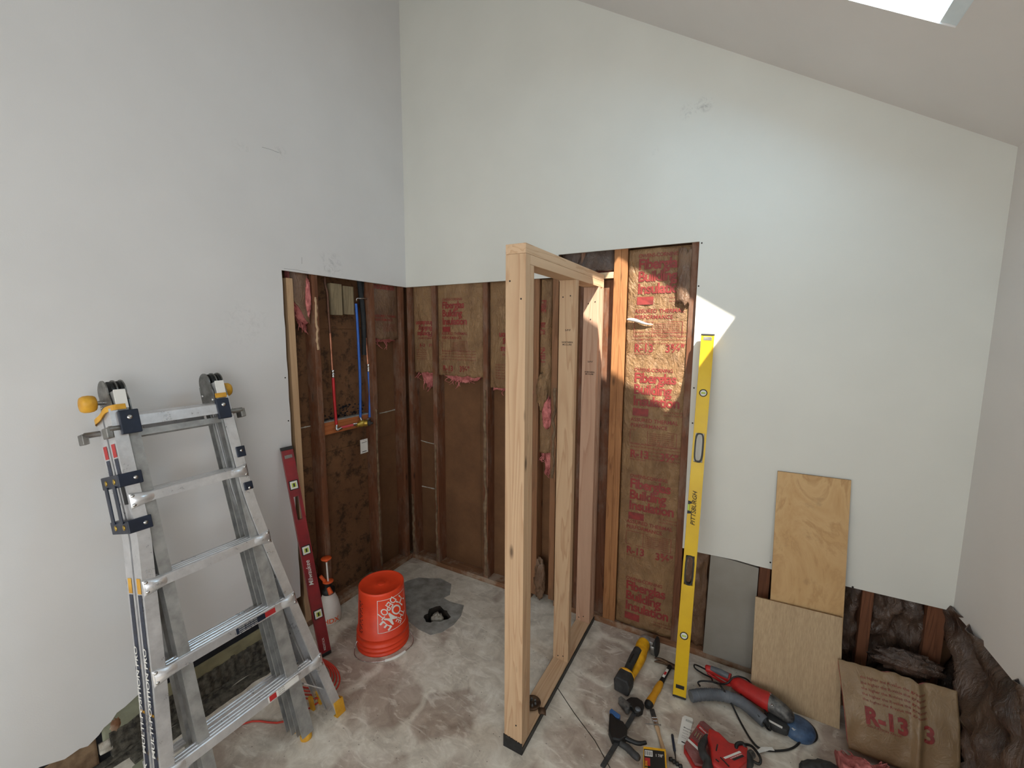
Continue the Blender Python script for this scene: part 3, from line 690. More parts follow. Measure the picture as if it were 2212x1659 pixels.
# ------------------------------------------------------------------ plumbing in the left wall
XP = -.045
def lw(u, v, x=XP): return hit(u, v, 0, x)
zt, zb = lw(711, 914, -.03).z, lw(711, 941, -.03).z
tag_ = lumber('valve_backing_block', (-.090, -.764, zb), (-.058, -.358, zt), MAT['orange_w'], 'horizontal brown block behind the brass valve in the left wall', 'block')
mb = MB(); mb.box((-.090,-.764,zt), (-.055,-.358,zt+.008)); tag(mb.build('mortar_ledge', MAT['grey_concrete'], loc=(-.05,-.56,zt)), 'thin grey mortar ledge on top of the valve block', 'mortar')
mb = MB(); random.seed(3)
for i in range(90):
    y = rnd(-.755, -.365); h = zt+.010+rnd(0, 1)**2.2*(.055+.03*math.sin((y+.75)*8)); k = rnd(.004, .011); a0 = rnd(0, 3)
    mb.prism([(-.0918, y+math.cos(a0+q_*1.05)*k*rnd(.6,1.5), h+math.sin(a0+q_*1.05)*k*rnd(.4,.9)) for q_ in range(6)], (.0012, 0, 0))
o = mb.build('mould_patch', MAT['void'], loc=(-.09,-.56,zt)); tag(o, 'ragged black mould specks above the valve block', 'mould'); o['kind'] = 'stuff'
for i, (u0, v0, u1, v1, x) in enumerate(((714, 611, 741, 681, -.035), (741, 617, 766, 680, -.042))):
    a, b = lw(u0, v0, x), lw(u1, v1, x)
    mb = MB(); mb.box((x-.038, a.y, b.z), (x, b.y-.001, a.z))
    tag(mb.build('wood_block', MAT['grey_wood'], loc=(x-.02, (a.y+b.y)/2, b.z), bevel=.002), ('left' if i == 0 else 'right')+' one of two short weathered blocks nailed high in the left wall', 'block')
def pipe(name, lab, pts, r, mat, x=XP, n=12):
    P = [lw(u, v, x) for u, v in pts]; mb = MB(); mb.tube(bez(P, 6), r, n)
    return tag(mb.build(name, MAT[mat], loc=P[-1]), lab, 'pipe')
cp = thing('copper_pipe', 'tarnished copper pipe bending down the left wall to a red tube', 'pipe', lw(719, 800))
mb = MB(); mb.tube(bez([lw(*q) for q in ((702,596),(702,612),(707,635),(709,670),(713,720))], 6), .0075, 12); mb.build('upper_run', MAT['copper_dark'], cp)
mb = MB(); mb.tube([lw(713,719), lw(718,800)], .0075, 12); mb.build('lower_run', MAT['copper'], cp)
def coupling(u, v0, v1, par, x=XP):
    a, b = lw(u, v0, x), lw(u+.6, v1, x); a.y = b.y = (a.y+b.y)/2
    mb = MB(); d = (b-a)
    mb.lathe([(.009,0),(.0115,.08),(.0115,.28),(.0085,.34),(.0085,.44),(.0125,.5),(.0125,.62),(.0085,.66),(.0115,.72),(.0115,.94),(.009,1)] and [(r, h*d.length) for r, h in [(.009,0),(.0115,.05),(.0115,.28),(.0085,.34),(.0085,.44),(.0125,.5),(.0125,.62),(.0085,.66),(.0115,.72),(.0115,.94),(.009,1)]], a, d, 14)
    mb.build('coupling', MAT['chrome'], par)
coupling(719, 799, 816, cp)
pr_ = thing('red_pipe', 'bright red tube dropping from the copper pipe and turning to the brass valve', 'pipe', lw(727, 925))
mb = MB(); mb.tube([lw(719.4, 815), lw(722, 860), lw(727, 922)], .0088, 12); mb.build('riser', MAT['pex_red'], pr_)
mb = MB(); mb.tube([lw(736, 924, -.03), lw(762, 918, -.03)], .0088, 12); mb.build('side_run', MAT['pex_pink'], pr_)
mb = MB(); mb.tube(bez([lw(727, 918), lw(728, 928, -.035), lw(738, 924, -.03)], 5), .010, 12); mb.build('elbow', MAT['chrome'], pr_)
pipe('blue_pipe', 'longer blue tube on the left, rising from the valve to the metal strap', ((769,656),(772,700),(776,780),(778,830),(778.5,901)), .0088, 'pex_blue')
b2 = thing('blue_pipe', 'shorter blue tube on the right, hanging from a bare copper pipe', 'pipe', lw(799, 901))
mb = MB(); mb.tube([lw(796, 800), lw(799, 850), lw(798.5, 901)], .0088, 12); mb.build('tube', MAT['pex_blue'], b2)
mb = MB(); mb.tube([lw(790, 730), lw(795, 790)], .0075, 12); mb.build('copper_run', MAT['copper'], b2)
coupling(795.5, 786, 803, b2)
for nm, pts, lab in (('a', ((776,604),(780,640),(785,690),(787,767)), 'left black foam pipe sleeve beside the blue tube, cut shorter'), ('b', ((784,606),(788,640),(792,690),(797,778)), 'right black foam pipe sleeve, reaching lower than the other')):
    pipe('pipe_sleeve', lab, pts, .017 if nm == 'a' else .015, 'foam', -.055 if nm == 'a' else -.068)
mb = MB(); mb.tube(bez([lw(770,650,-.035), lw(771,645,-.03), lw(780,645,-.026), lw(791,645,-.03), lw(793,650,-.04)], 5), .004, 8)
tag(mb.build('pipe_strap', MAT['chrome'], loc=lw(780, 645, -.03)), 'thin bright strap round the tops of the pipes', 'strap')
vc = lw(783, 914, -.03)
va = thing('mixing_valve', 'brass shower valve with black trim fed by red and blue tubes', 'valve', vc)
mb = MB(); mb.lathe([(.012,-.05),(.015,-.045),(.015,-.03),(.022,-.024),(.024,.0),(.022,.02),(.015,.026),(.015,.04),(.011,.045)], vc, (0,1,.12), 20); mb.build('valve_body', MAT['brass'], va)
mb = MB(); mb.lathe([(.020,0),(.023,.006),(.023,.028),(.018,.034),(.018,.036)], vc+V((0,.008,0)), (.9,.42,0), 20); mb.build('bonnet', MAT['brass'], va)
mb = MB(); mb.lathe([(.018,0),(.020,.003),(.020,.012),(.008,.016),(.008,.03),(0,.03)], vc+V((.034,.024,0)), (.9,.42,0), 18); mb.build('cartridge', MAT['char'], va)
for u, v, nm in ((760,918,'inlet'), (779,903,'inlet'), (799,904,'outlet')):
    mb = MB(); q = lw(u, v, -.04); mb.tube([q+V((0,0,.006)), q, vc+(q-vc)*.35], .010, 10); mb.build(nm, MAT['chrome'], va)
tg = thing('hang_tag', 'small white care tag hanging on a thread below the brass valve', 'tag', lw(786, 950, -.02))
mb = MB(); mb.tube([lw(784, 925, -.02), lw(785, 951, -.02)], .0008, 5); mb.build('string', MAT['ink'], tg)
a, b = lw(778, 951, -.02), lw(795, 976, -.02)
mb = MB(); mb.box((-.021, a.y, b.z), (-.020, b.y, a.z)); mb.build('card', MAT['white'], tg)
mb = MB(); mb.box((-.0199, a.y+.014, b.z+.009), (-.0195, b.y-.012, b.z+.014)); mb.box((-.0199, a.y+.012, a.z-.024), (-.0195, b.y-.008, a.z-.021)); mb.build('printed_line', MAT['char'], tg)

# ------------------------------------------------------------------ multi-position ladder
LD = V((-.2587, 0, .966)); LN = V((.966, 0, .2587)); LA = V((.690, 0, 0))
def LP(y, s_, n=0): return LA+V((0, y, 0))+LD*s_+LN*n
ld = thing('folding_ladder', 'aluminium multi-position ladder with flared legs leaning by the left wall', 'ladder', (.62, -1.60, 0))
def sweep(sec, path, name, mat, par=None):
    """section points (y, n) swept along path points (y, s)"""
    mb = MB(); m = len(sec); rings = [[LP(py+sy, ps, sn) for sy, sn in sec] for py, ps in path]
    vs = [p for r in rings for p in r]
    fs = [(i*m+k, i*m+(k+1) % m, (i+1)*m+(k+1) % m, (i+1)*m+k) for i in range(len(path)-1) for k in range(m)]
    mb.add(vs, fs); mb.add(rings[0], [tuple(range(m))[::-1]]); mb.add(rings[-1], [tuple(range(m))])
    return mb.build(name, MAT[mat], par or ld)
def channel(side, n0, dpt, wd, t=.004):
    """C profile opening toward the ladder centre; side=+1 right rail; front at n0, going to n0-dpt"""
    k = -side; n1 = n0-dpt; f = n0 if n0 > n1 else n1
    p = [(0,n0),(k*wd,n0),(k*wd,n0-t-.004),(k*(wd-t),n0-t-.004),(k*(wd-t),n0-t),(k*t,n0-t),(k*t,n0-dpt*.38),(k*(t+.006),n0-dpt*.42),(k*(t+.006),n0-dpt*.58),(k*t,n0-dpt*.62),(k*t,n1+t),(k*wd,n1+t),(k*wd,n1),(0,n1)]
    return p
RO = [(-1.452,1.62),(-1.443,1.35),(-1.438,1.20),(-1.430,1.12),(-1.411,.98),(-1.352,.62),(-1.294,.29),(-1.244,0.02)]
LO = [(-1.862,1.62),(-1.860,1.35),(-1.858,1.20),(-1.860,1.12),(-1.872,.98),(-1.901,.62),(-1.934,.29),(-1.966,.02)]
def yat(path, s_):
    for (y0, a), (y1, b) in zip(path, path[1:]):
        if a >= s_ >= b: return y0+(y1-y0)*(a-s_)/(a-b)
    return path[0][0] if s_ > path[0][1] else path[-1][0]
RI = [(-1.440,1.56),(-1.425,.87),(-1.396,.03)]
LI = [(-1.822,1.56),(-1.816,.87),(-1.812,.03)]
STEPS = [1.27, .95, .632, .297]
for half, n0 in (('front', 0.), ('rear', -.082)):
    sweep(channel(1, n0, .066, .040), RO, 'rail', 'alu'); sweep(channel(-1, n0, .066, .040), LO, 'rail', 'alu')
    sweep(channel(1, n0-.012, .044, .055, .003), RI, 'inner_rail', 'alu_dull'); sweep(channel(-1, n0-.012, .044, .040, .003), LI, 'inner_rail', 'alu_dull')
    sg = 1 if half == 'front' else -1; nf = n0 if sg == 1 else n0-.066
    for k, s_ in enumerate(STEPS):
        yr, yl = yat(RO, s_)-.012, yat(LO, s_)+.012
        # step profile (depth t back and level, in n/s)
        def SP(y, t_, up): return LP(y, s_+up, nf+sg*.004) + (V((-.966*0-1,0,0))*t_*sg)
        mb = MB()
        prof = [(0,-.017),(0,.015),(.003,.018),(.010,.018),(.012,.015),(.016,.015),(.018,.018),(.026,.018),(.028,.015),(.032,.015),(.034,.018),(.040,.018),(.040,.013),(.006,.011),(.006,-.017)]
        yy = [yl+.035+(yr-yl-.07)*i/2 for i in range(3)]
        vs = [SP(y, t_, u_) for y in yy for t_, u_ in prof]; m = len(prof)
        mb.add(vs, [(i*m+q_, i*m+(q_+1) % m, (i+1)*m+(q_+1) % m, (i+1)*m+q_) for i in range(2) for q_ in range(m)])
        mb.add(vs[:m], [tuple(range(m))[::-1]]); mb.add(vs[-m:], [tuple(range(m))])
        # flattened, flared ends riveted on the rails
        for e, sgn in ((yl, 1), (yr, -1)):
            def endf(u, v, e=e, sgn=sgn):
                y = e-sgn*.012+sgn*u*.085; ww = .030*(1-u)**1.3+.017*(1-(1-u)**1.3)
                puff = math.sin(min(1, u*1.15)*math.pi)*.010*math.sin(v*math.pi)
                return LP(y, s_+(v-.5)*2*ww, nf+sg*(.003+puff))
            mb.slab(endf, lambda u, v, endf=endf: V(endf(u, v))-LN*sg*.003, 10, 8)
        st = mb.build('step', MAT['alu'], ld)
        for e, sgn in ((yl, 1), (yr, -1)):
            for dv in (-.017, .017):
                mb = MB(); mb.lathe([(.007,0),(.007,.002),(.004,.005),(0,.0055)], LP(e-sgn*.002, s_+dv, nf+sg*.0025), LN*sg, 12); mb.build('rivet', MAT['chrome'], st)
        # inner step behind it
        yr2, yl2 = yat(RI, s_)-.004, yat(LI, s_)+.004
        mb = MB(); p2 = [(.043,-.012),(.043,.014),(.050,.014),(.052,.011),(.057,.011),(.059,.014),(.066,.014),(.066,-.012)]
        if half == 'front':
            vs = [SP(y, t_, u_) for y in (yl2, yr2) for t_, u_ in p2]; m = len(p2)
            mb.add(vs, [(q_, (q_+1) % m, m+(q_+1) % m, m+q_) for q_ in range(m)]+[tuple(range(m))[::-1], tuple(range(m, 2*m))]); mb.build('inner_step', MAT['alu'], ld)
    # top step of the inner section
    s_ = 1.562; mb = MB(); pf = [(0,-.020),(0,.020),(.004,.024),(.050,.024),(.050,.018),(.008,.018),(.008,-.020)]
    vs = [LP(y, s_+u_, nf+sg*.006)+V((-sg*t_,0,0)) for y in (-1.800, -1.500) for t_, u_ in pf]; m = len(pf)
    mb.add(vs, [(q_, (q_+1) % m, m+(q_+1) % m, m+q_) for q_ in range(m)]+[tuple(range(m))[::-1], tuple(range(m, 2*m))]); mb.build('step', MAT['alu'], ld)
    mb = MB(); mb.obox(LP(-1.65, s_-.045, nf-sg*.03), (0,1,0), LD, LN, .16, .012, .012); mb.build('under_bar', MAT['alu_dull'], ld)
    # feet
    for path, nm in ((RO, 'R'), (LO, 'L')):
        y = path[-1][0]+(-.02 if nm == 'R' else .02); mb = MB()
        if half == 'front' or nm == 'L':
            for a, b in (((-.026,-.0),(.026,.004)),):
                mb.obox(LP(y, .035, nf+sg*.003), (0,1,0), LD, LN, .024, .035, .003)
                mb.obox(LP(y+(.022 if nm == 'R' else -.022), .035, n0-.033), (0,1,0), LD, LN, .003, .035, .036)
                mb.obox(LP(y, .003, n0-.033), (0,1,0), LD, LN, .024, .003, .036)
            mb.build('foot_pad', MAT['yellow_p'], ld)
        else:
            for dy in (-.020, .020): mb.obox(LP(y+dy-.03, .055, n0-.055), (0,1,0), LD, LN, .006, .045, .012)
            mb.obox(LP(y-.03, .016, n0-.055), (0,1,0), LD, LN, .024, .010, .012); f_ = mb.build('foot_pad', MAT['yellow_p'], ld)
            mb = MB(); mb.lathe([(.026,0),(.030,.003),(.030,.010),(.024,.014)], LP(y-.03, 0, n0-.055)*1+V((0,0,.003)), n=20); mb.build('rubber_foot', MAT['char'], f_)
    for path in (RI, LI):
        y = path[-1][0]+(-.0275 if path is RI else .02); mb = MB()
        mb.lathe([(.001,.0),(.020,.0),(.026,.010),(.026,.024),(.024,.030)], LP(y, .0, n0-.034), LD, 20, sx=.95, sy=.9); mb.build('inner_foot', MAT['yellow_p'], ld)
    # diagonal brace at the foot of the right rail
    mb = MB(); a, b = LP(-1.385, .235, n0-.04), LP(-1.262, .105, n0-.03); d = (b-a).normalized(); mb.obox((a+b)/2, d, LN, d.cross(LN), (b-a).length/2, .010, .0025); mb.build('brace', MAT['alu'], ld)
    a, b = LP(-1.795, .235, n0-.04), LP(-1.945, .105, n0-.03); d = (b-a).normalized(); mb = MB(); mb.obox((a+b)/2, d, LN, d.cross(LN), (b-a).length/2, .010, .0025); mb.build('brace', MAT['alu'], ld)
# guide brackets
def brk(yc, s_, wy, hs, n0, n1, mat='navy'):
    mb = MB(); mb.obox(LP(yc, s_, (n0+n1)/2), (0,1,0), LD, LN, wy, hs, abs(n0-n1)/2); return mb.build('guide_bracket', MAT[mat], ld, bevel=.003)
for yc, w_ in ((-1.812, .030), (-1.486, .026)):
    b_ = brk(yc, 1.562, w_, .045, .014, -.004)
    mb = MB(); mb.lathe([(.009,0),(.009,.003),(.005,.006),(0,.006)], LP(yc, 1.578, .014), LN, 14); mb.build('bolt', MAT['chrome'], b_)
for s_ in (1.352, 1.180):
    b_ = brk(-1.845, s_, .036, .024, .008, -.158)
    for n_ in (-.03, -.11):
        mb = MB(); mb.lathe([(.010,0),(.010,.002),(0,.002)], LP(-1.881, s_, n_), (0,-1,0), 12); mb.build('bolt', MAT['brass'], b_)
    mb = MB(); mb.lathe([(.007,0),(.007,.003),(0,.004)], LP(-1.83, s_, .008), LN, 12); mb.build('bolt', MAT['chrome'], b_)
    b_ = brk(-1.452, s_+(.006 if s_ > 1.3 else .02), .018, .024 if s_ > 1.3 else .018, .008, -.158)
    mb = MB(); mb.lathe([(.006,0),(.006,.003),(0,.004)], LP(-1.452, s_+.01, .008), LN, 12); mb.build('bolt', MAT['chrome'], b_)
for n_ in (-.03, -.11):
    mb = MB(); mb.obox(LP(-1.884, 1.266, n_), (0,1,0), LD, LN, .003, .07, .012); mb.build('bracket_link', MAT['navy'], ld, bevel=.002)
# lock pins beside the top step
for y0, y1, n_ in ((-1.835, -1.872, -.006), (-1.862, -1.905, -.135), (-1.462, -1.405, -.006), (-1.462, -1.415, -.135)):
    mb = MB(); mb.tube([LP(y0, 1.545, n_), LP(y1, 1.545, n_)], .011, 14); mb.obox(LP(y1, 1.532, n_-.014), (0,1,0), LD, LN, .010, .020, .022); mb.build('lock_pin', MAT['steel'], ld, bevel=.003)
# yellow strap round both rails
mb = MB(); P_ = bez([LP(-1.815,1.622,.007), LP(-1.850,1.622,.005), LP(-1.868,1.617,-.02), LP(-1.870,1.600,-.07), LP(-1.870,1.59,-.13), LP(-1.860,1.585,-.155)], 6)
vs = [q+LD*h for q in P_ for h in (-.010, .010)]+[q*1+LD*h+V((-.003 if i < 1 else 0,.003,0)) for i, q in enumerate(P_) for h in (-.010, .010)]
n_ = len(P_); mb.add(vs, [(2*i, 2*i+1, 2*i+3, 2*i+2) for i in range(n_-1)]+[(2*n_+2*i, 2*n_+2*i+2, 2*n_+2*i+3, 2*n_+2*i+1) for i in range(n_-1)]); mb.build('strap', MAT['yellow_p'], ld)
mb = MB(); mb.obox(LP(-1.484,1.622,.005), (0,1,0), LD, LN, .022, .010, .003); mb.build('strap', MAT['yellow_p'], ld)
# top caps, hinges, knobs
for yc in (-1.822, -1.478):
    mb = MB(); mb.obox(LP(yc, 1.652, .002), (0,1,0), LD, LN, .017, .036, .003); o = mb.build('warning_label', MAT['white'], ld)
    for n0 in (-.03, -.115):
        mb = MB(); mb.obox(LP(yc, 1.640, n0), (0,1,0), LD, LN, .018, .045, .030); mb.build('rail_cap', MAT['alu_dull'], ld, bevel=.002)
    hc = LP(yc, 1.690, -.072)
    for i, (dy, mat) in enumerate(((-.026,'steel'), (-.010,'black'), (.004,'steel'), (.018,'black'), (.028,'steel'))):
        mb = MB(); pts = []
        for k in range(15):
            a = -.3+math.pi*(k/14)*1.2; r = .047 if mat == 'steel' else .042
            pts.append(hc+V((0,dy,0))+LN*math.cos(a)*r+LD*math.sin(a)*r)
        pts += [LP(yc+dy, 1.63, -.125), LP(yc+dy, 1.57, -.12), LP(yc+dy, 1.56, -.02), LP(yc+dy, 1.61, -.012), LP(yc+dy, 1.65, -.016)]
        mb.prism(pts, (0,.004 if mat == 'steel' else .010,0)); h_ = mb.build('hinge_plate', MAT[mat], ld)
        if i in (0, 4):
            for s2, n2 in ((1.58,-.04), (1.61,-.03), (1.64,-.11), (1.58,-.10)):
                mb = MB(); mb.lathe([(.006,0),(.005,.003),(0,.004)], LP(yc+dy+(0 if i == 0 else .004), s2, n2), (0,-1 if i == 0 else 1,0), 10); mb.build('rivet', MAT['chrome'], h_)
    if yc < -1.6: a_, d_ = yc-.026, -1
    else: a_, d_ = yc+.032, 1
    kc = V((0, a_, 0))+V((hc.x, 0, hc.z-.036)); mb = MB()
    mb.tube([kc-V((0,d_*.02,0)), kc+V((0,d_*.045,0))], .0085, 14); mb.build('knob_shaft', MAT['chrome'], ld)
    mb = MB(); o_ = .022 if d_ < 0 else .004; mb.lathe([(.018,o_),(.028,o_+.002),(.032,o_+.008),(.034,o_+.020),(.033,o_+.034),(.028,o_+.042),(.012,o_+.045),(0,o_+.044)], kc, (0,d_,0), 28, sx=1.0, sy=.92)
    mb.build('knob', MAT['yellow_p'], ld)
# printed labels on the outside of the left rails
def rail_label(s0, s1, n0, mat, txt=None, sz=.03, w_=.034, path=LO):
    y0, y1 = yat(path, s0)-.0012, yat(path, s1)-.0012
    mb = MB(); m_ = max(1, int(abs(s1-s0)/.08))
    vs = []
    for i in range(m_+1):
        s_ = s0+(s1-s0)*i/m_; y = yat(path, s_)-.0012
        vs += [LP(y, s_, n0-.033-w_/2), LP(y, s_, n0-.033+w_/2)]
    mb.add(vs, [(2*i, 2*i+1, 2*i+3, 2*i+2) for i in range(m_)]); mb.build('label', MAT[mat], ld)
    if txt:
        mb = MB(); put_text(mb, txt, sz, lambda a, c: LP(yat(path, s0-.02+(0)+a*(1 if s0 < s1 else 1)) -.0022, s0+.02+a, n0-.033+.013-c), .012)
        mb.build('lettering', MAT['white'], ld)
for n0 in (0., -.082):
    rail_label(1.49, 1.44, n0, 'red_label'); rail_label(1.435, 1.36-.0, n0, 'label_navy'); rail_label(1.33, 1.26, n0, 'black')
    rail_label(.985, .93, n0, 'yellow_p'); rail_label(.16, .925, n0, 'label_navy', 'WERNER   MULTI-POSITION PRO', .038)
    for s_ in (.66, .50, .36): rail_label(s_, s_+.010, n0, 'yellow_p', w_=.036)
rs = lambda s0, s1, mat, w_: (lambda mb: (mb.add([LP(-1.452+.0-.0055, s0, -.033-w_/2), LP(-1.4575, s0, -.033+w_/2), LP(-1.4575, s1, -.033+w_/2), LP(-1.4575, s1, -.033-w_/2)], [(0,1,2,3)]), mb.build('label', MAT[mat], ld)))(MB())
rs(1.47, 1.44, 'red_label', .028); rs(1.438, 1.37, 'black', .028)
# labels on two steps
for s_, y0, y1, m1, m2 in ((.632, -1.62, -1.50, 'navy', 'red_label'), (.297, -1.56, -1.42, 'white', 'white')):
    f_ = lambda y, u_, o_=0: LP(y, s_+u_, .0045+o_)
    mb = MB(); mb.add([f_(y0,-.013), f_(y1,-.013), f_(y1,.011), f_(y0,.011)], [(0,1,2,3)]); mb.build('label', MAT[m1], ld)
    mb = MB(); yy = (y1, y1+.045) if m1 == 'navy' else (y0+.006, y0+.036)
    mb.add([f_(yy[0],-.012,.0004), f_(yy[1],-.012,.0004), f_(yy[1],.010,.0004), f_(yy[0],.010,.0004)], [(0,1,2,3)]); mb.build('label', MAT['red_label'], ld)
    mb = MB()
    for i in range(3): put_text(mb, 'DANGER: read all safety labels' if m1 == 'navy' else 'Duty rating', .006, lambda a, c: f_(y0+(.01 if m1 == 'navy' else .045)+a, -.010+.008*i+c, .0008))
    mb.build('lettering', MAT['white' if m1 == 'navy' else 'ink'], ld)

# ------------------------------------------------------------------ broken foot of the left wall
def rough(name, lab, cat, mat, y0, y1, z0, z1, x, dx, seed, f=8, jz=.02, comb=False, kind=None, nz=14):
    mb = MB(); nu = int((y1-y0)/.012)
    def fn(u, v):
        y = y0+(y1-y0)*u; k = n3(y*f*3, v*3, seed)
        if comb: k = .6*k+.5*math.sin(y*2*math.pi/.017+2*n3(y*9, v*2, 1))
        z = z0+(z1-z0)*v+jz*(v-.3)*n3(y*f*2, seed, 2)
        return (x+dx*(1-v*.6)+dx*.35*k, y, max(.0, z))
    mb.slab(fn, lambda u, v: (x-.002, y0+(y1-y0)*u, max(0, z0+(z1-z0)*v)), nu, nz)
    o = mb.build(name, MAT[mat], loc=(x, (y0+y1)/2, z0)); return tag(o, lab, cat)
rough('board_strip', 'pale olive board edge exposed low behind the ladder', 'board', 'olive', -1.74, -1.03, .125, .188, .006, .008, 4, jz=.012)
rough('board_strip', 'torn grey-green board patch left of the ladder rails', 'board', 'greenboard', -1.92, -1.742, .105, .228, .005, .006, 6, jz=.03)
rough('mortar_bed', 'combed grey mortar strip along the foot of the left wall', 'mortar', 'mortar', -1.90, -1.03, .018, .128, .006, .020, 5, comb=True, jz=.02, nz=20)
rough('wood_strip', 'weathered nailing strip on the floor along the left wall', 'wood strip', 'mortar', -2.35, -1.06, .0, .020, .010, .050, 8, f=3, jz=.002)
rough('torn_paper', 'torn brown paper and plaster crumbs at the lower left of the room', 'paper', 'torn', -2.40, -1.94, .02, .150, .004, .012, 9, f=6, jz=.04)
rough('plaster_lump', 'white broken plaster lumps beside the hole in the left wall foot', 'plaster', 'gyp', -1.935, -1.895, .06, .105, .006, .018, 12, jz=.03)
crumple('rust_block', 'reddish wood showing through the hole in the left wall foot', 'wood', 'old_y', (.006,-1.875,.145), (0,1,0), (1,0,0), (0,0,1), (.020,.008,.034), 4, .2)
rough('debris', 'dusty debris drift on the floor under the ladder', 'debris', 'mortar', -1.86, -1.08, .0, .012, .075, .060, 14, f=5, jz=.004)

# ------------------------------------------------------------------ levels
def level(name, label, cat, A, B, across, wd, th, mats, vials, slots, txts, z_end=.012):
    """box level from foot A to head B; across = width direction, face normal = out"""
    A = V(A); B = V(B); d = (B-A).normalized(); L = (B-A).length; w_ = (V(across)-d*V(across).dot(d)).normalized(); n = w_.cross(d).normalized()
    if n.dot(CAM-A) < 0: n = -n
    t = thing(name, label, cat, A)
    P = lambda x, s_, o=0: A+w_*x+d*s_+n*o
    cuts = sorted([(s_-h, s_+h, ww, k) for s_, h, ww, k in slots])
    mb = MB(); s0 = z_end; segs = []
    for a, b, ww, k in cuts: segs.append((s0, a)); s0 = b
    segs.append((s0, L-z_end))
    for a, b in segs: mb.obox(P(0, (a+b)/2), w_, d, n, wd/2, (b-a)/2, th/2)
    for a, b, ww, k in cuts:          # hand holes: straight side bars leave a real opening
        for sg in (-1, 1):
            bw = (wd-ww)/2; mb.obox(P(sg*(wd/2-bw/2), (a+b)/2), w_, d, n, bw/2, (b-a)/2, th/2)
    mb.build('body', MAT[mats[0]], t)
    mb = MB()
    for sg in (-1, 1):
        mb.obox(P(sg*(wd/2-.003), L/2, th/2+.0005), w_, d, n, .0028, L/2-z_end, .0015)
    mb.build('edge_rib', MAT[mats[0]], t)
    for s_ in (z_end/2, L-z_end/2):
        mb = MB(); mb.obox(P(0, s_), w_, d, n, wd/2+.001, z_end/2, th/2+.002); mb.build('end_cap', MAT['black'], t, bevel=.002)
    for a, b, ww, k in cuts:
        if k:
            mb = MB(); m = (a+b)/2; h = (b-a)/2; ring = []
            for i in range(28):
                q = 2*math.pi*i/28; ca, sa = math.cos(q), math.sin(q)
                ring.append((ww/2*abs(ca)**.6*(1 if ca > 0 else -1), h*abs(sa)**.55*(1 if sa > 0 else -1)))
            vs = []
            for k1, o in ((1.0, th/2+.0022), (.72, th/2+.0022), (.72, -th/2-.0022), (1.0, -th/2-.0022)):
                vs += [P(x*(k1 if k1 < 1 else 1.06), m+y*(1.02 if k1 == 1 else .92), o) for x, y in ring]
            N = 28; mb.add(vs, [(r*N+i, r*N+(i+1) % N, ((r+1) % 4)*N+(i+1) % N, ((r+1) % 4)*N+i) for r in range(4) for i in range(N)])
            mb.build('hand_hole_rim', MAT['black'], t)
    for s_, x, kind in vials:
        if kind == 'round':
            mb = MB(); mb.lathe([(.0185,-.001),(.0195,.002),(.0155,.003),(.0150,-.0008)], P(x, s_, th/2), n, 24); v_ = mb.build('vial_ring', MAT['black'], t)
            mb = MB(); mb.lathe([(.0148,0),(.0148,.001)], P(x, s_, th/2), n, 24); mb.build('vial_window', MAT['white'], v_)
            mb = MB(); mb.tube([P(x-.010, s_, th/2+.003), P(x+.010, s_, th/2+.003)], .0042, 10); mb.build('vial', MAT['vial'], v_)
        elif kind == 'square':
            mb = MB(); mb.obox(P(x, s_, th/2), w_, d, n, .024, .027, .003); v_ = mb.build('vial_frame', MAT['black'], t, bevel=.003)
            mb = MB(); mb.obox(P(x, s_, th/2+.003), w_, d, n, .019, .022, .0022); mb.build('vial_window', MAT['white'], v_, bevel=.002)
            mb = MB(); mb.obox(P(x, s_, th/2+.0055), w_, d, n, .011, .012, .0015); mb.build('vial', MAT['vial'], v_)
            mb = MB(); mb.obox(P(x, s_, th/2+.0068), w_, d, n, .0045, .010, .0006); mb.build('vial_mark', MAT['black'], v_)
        elif kind == 'edge':
            mb = MB(); ring = [(-.0, .034),(.018,.030),(.018,.020),(.008,.018),(.008,-.018),(.018,-.020),(.018,-.030),(0,-.034)]
            mb.prism([P(-wd/2+q*1.0, s_+r, th/2) for q, r in ring], n*.003); v_ = mb.build('vial_frame', MAT['black'], t)
            mb = MB(); mb.tube([P(-wd/2+.004, s_-.016, th/2+.003), P(-wd/2+.004, s_+.016, th/2+.003)], .0048, 10); mb.build('vial', MAT['vial'], v_)
        elif kind == 'hang':
            mb = MB(); mb.obox(P(x, s_, th/2), w_, d, n, .020, .0095, .0012); mb.build('hang_hole', MAT['steel' if cat else 'black'] if s_ > L/2 else MAT['black'], t, bevel=.006)
    for txt, s_, x, sz, mat, b, shr in txts:
        mb = MB(); put_text(mb, txt, sz, lambda a, c: P(x-c, s_+a, th/2+.0035) if True else None, b, center=True, shear=shr); mb.build('lettering', MAT[mat], t)
    return t
YA = fl(1467, 1505, .0); YB_ = hit(1529, 722, 1, -.045)
yl_ = level('spirit_level', 'long yellow box level leaning against the back wall beside the tall opening', 'level', YA+V((0,0,.002)), YB_, (1,.12,0), .062, .026, ('level_y',),
   [(1.562, 0, 'round'), (.315, 0, 'round'), (.968, 0, 'edge'), (1.845, 0, 'hang'), (.055, 0, 'hang')],
   [(1.278, .075, .042, 1), (.648, .075, .042, 1)], [('PITTSBURGH', .968, .008, .030, 'ink', .004, .28)], z_end=.010)
RA = fl(703, 1414, .002); RB = V((.042, -1.052, 1.196)); dd = RB-RA
level('spirit_level', 'dark red box level leaning at the left edge of the left wall opening', 'level', RA, RB, (.35,.94,0), .060, .026, ('red_level',),
   [(1.00, 0, 'square'), (.62, 0, 'square'), (.245, 0, 'square'), (1.165, 0, 'hang')], [(.865, .068, .026, 0)], [('Milwaukee', .49, .005, .034, 'white', .003, .2), ('REDSTICK', .07, .005, .016, 'white', .002, 0)], z_end=.018)

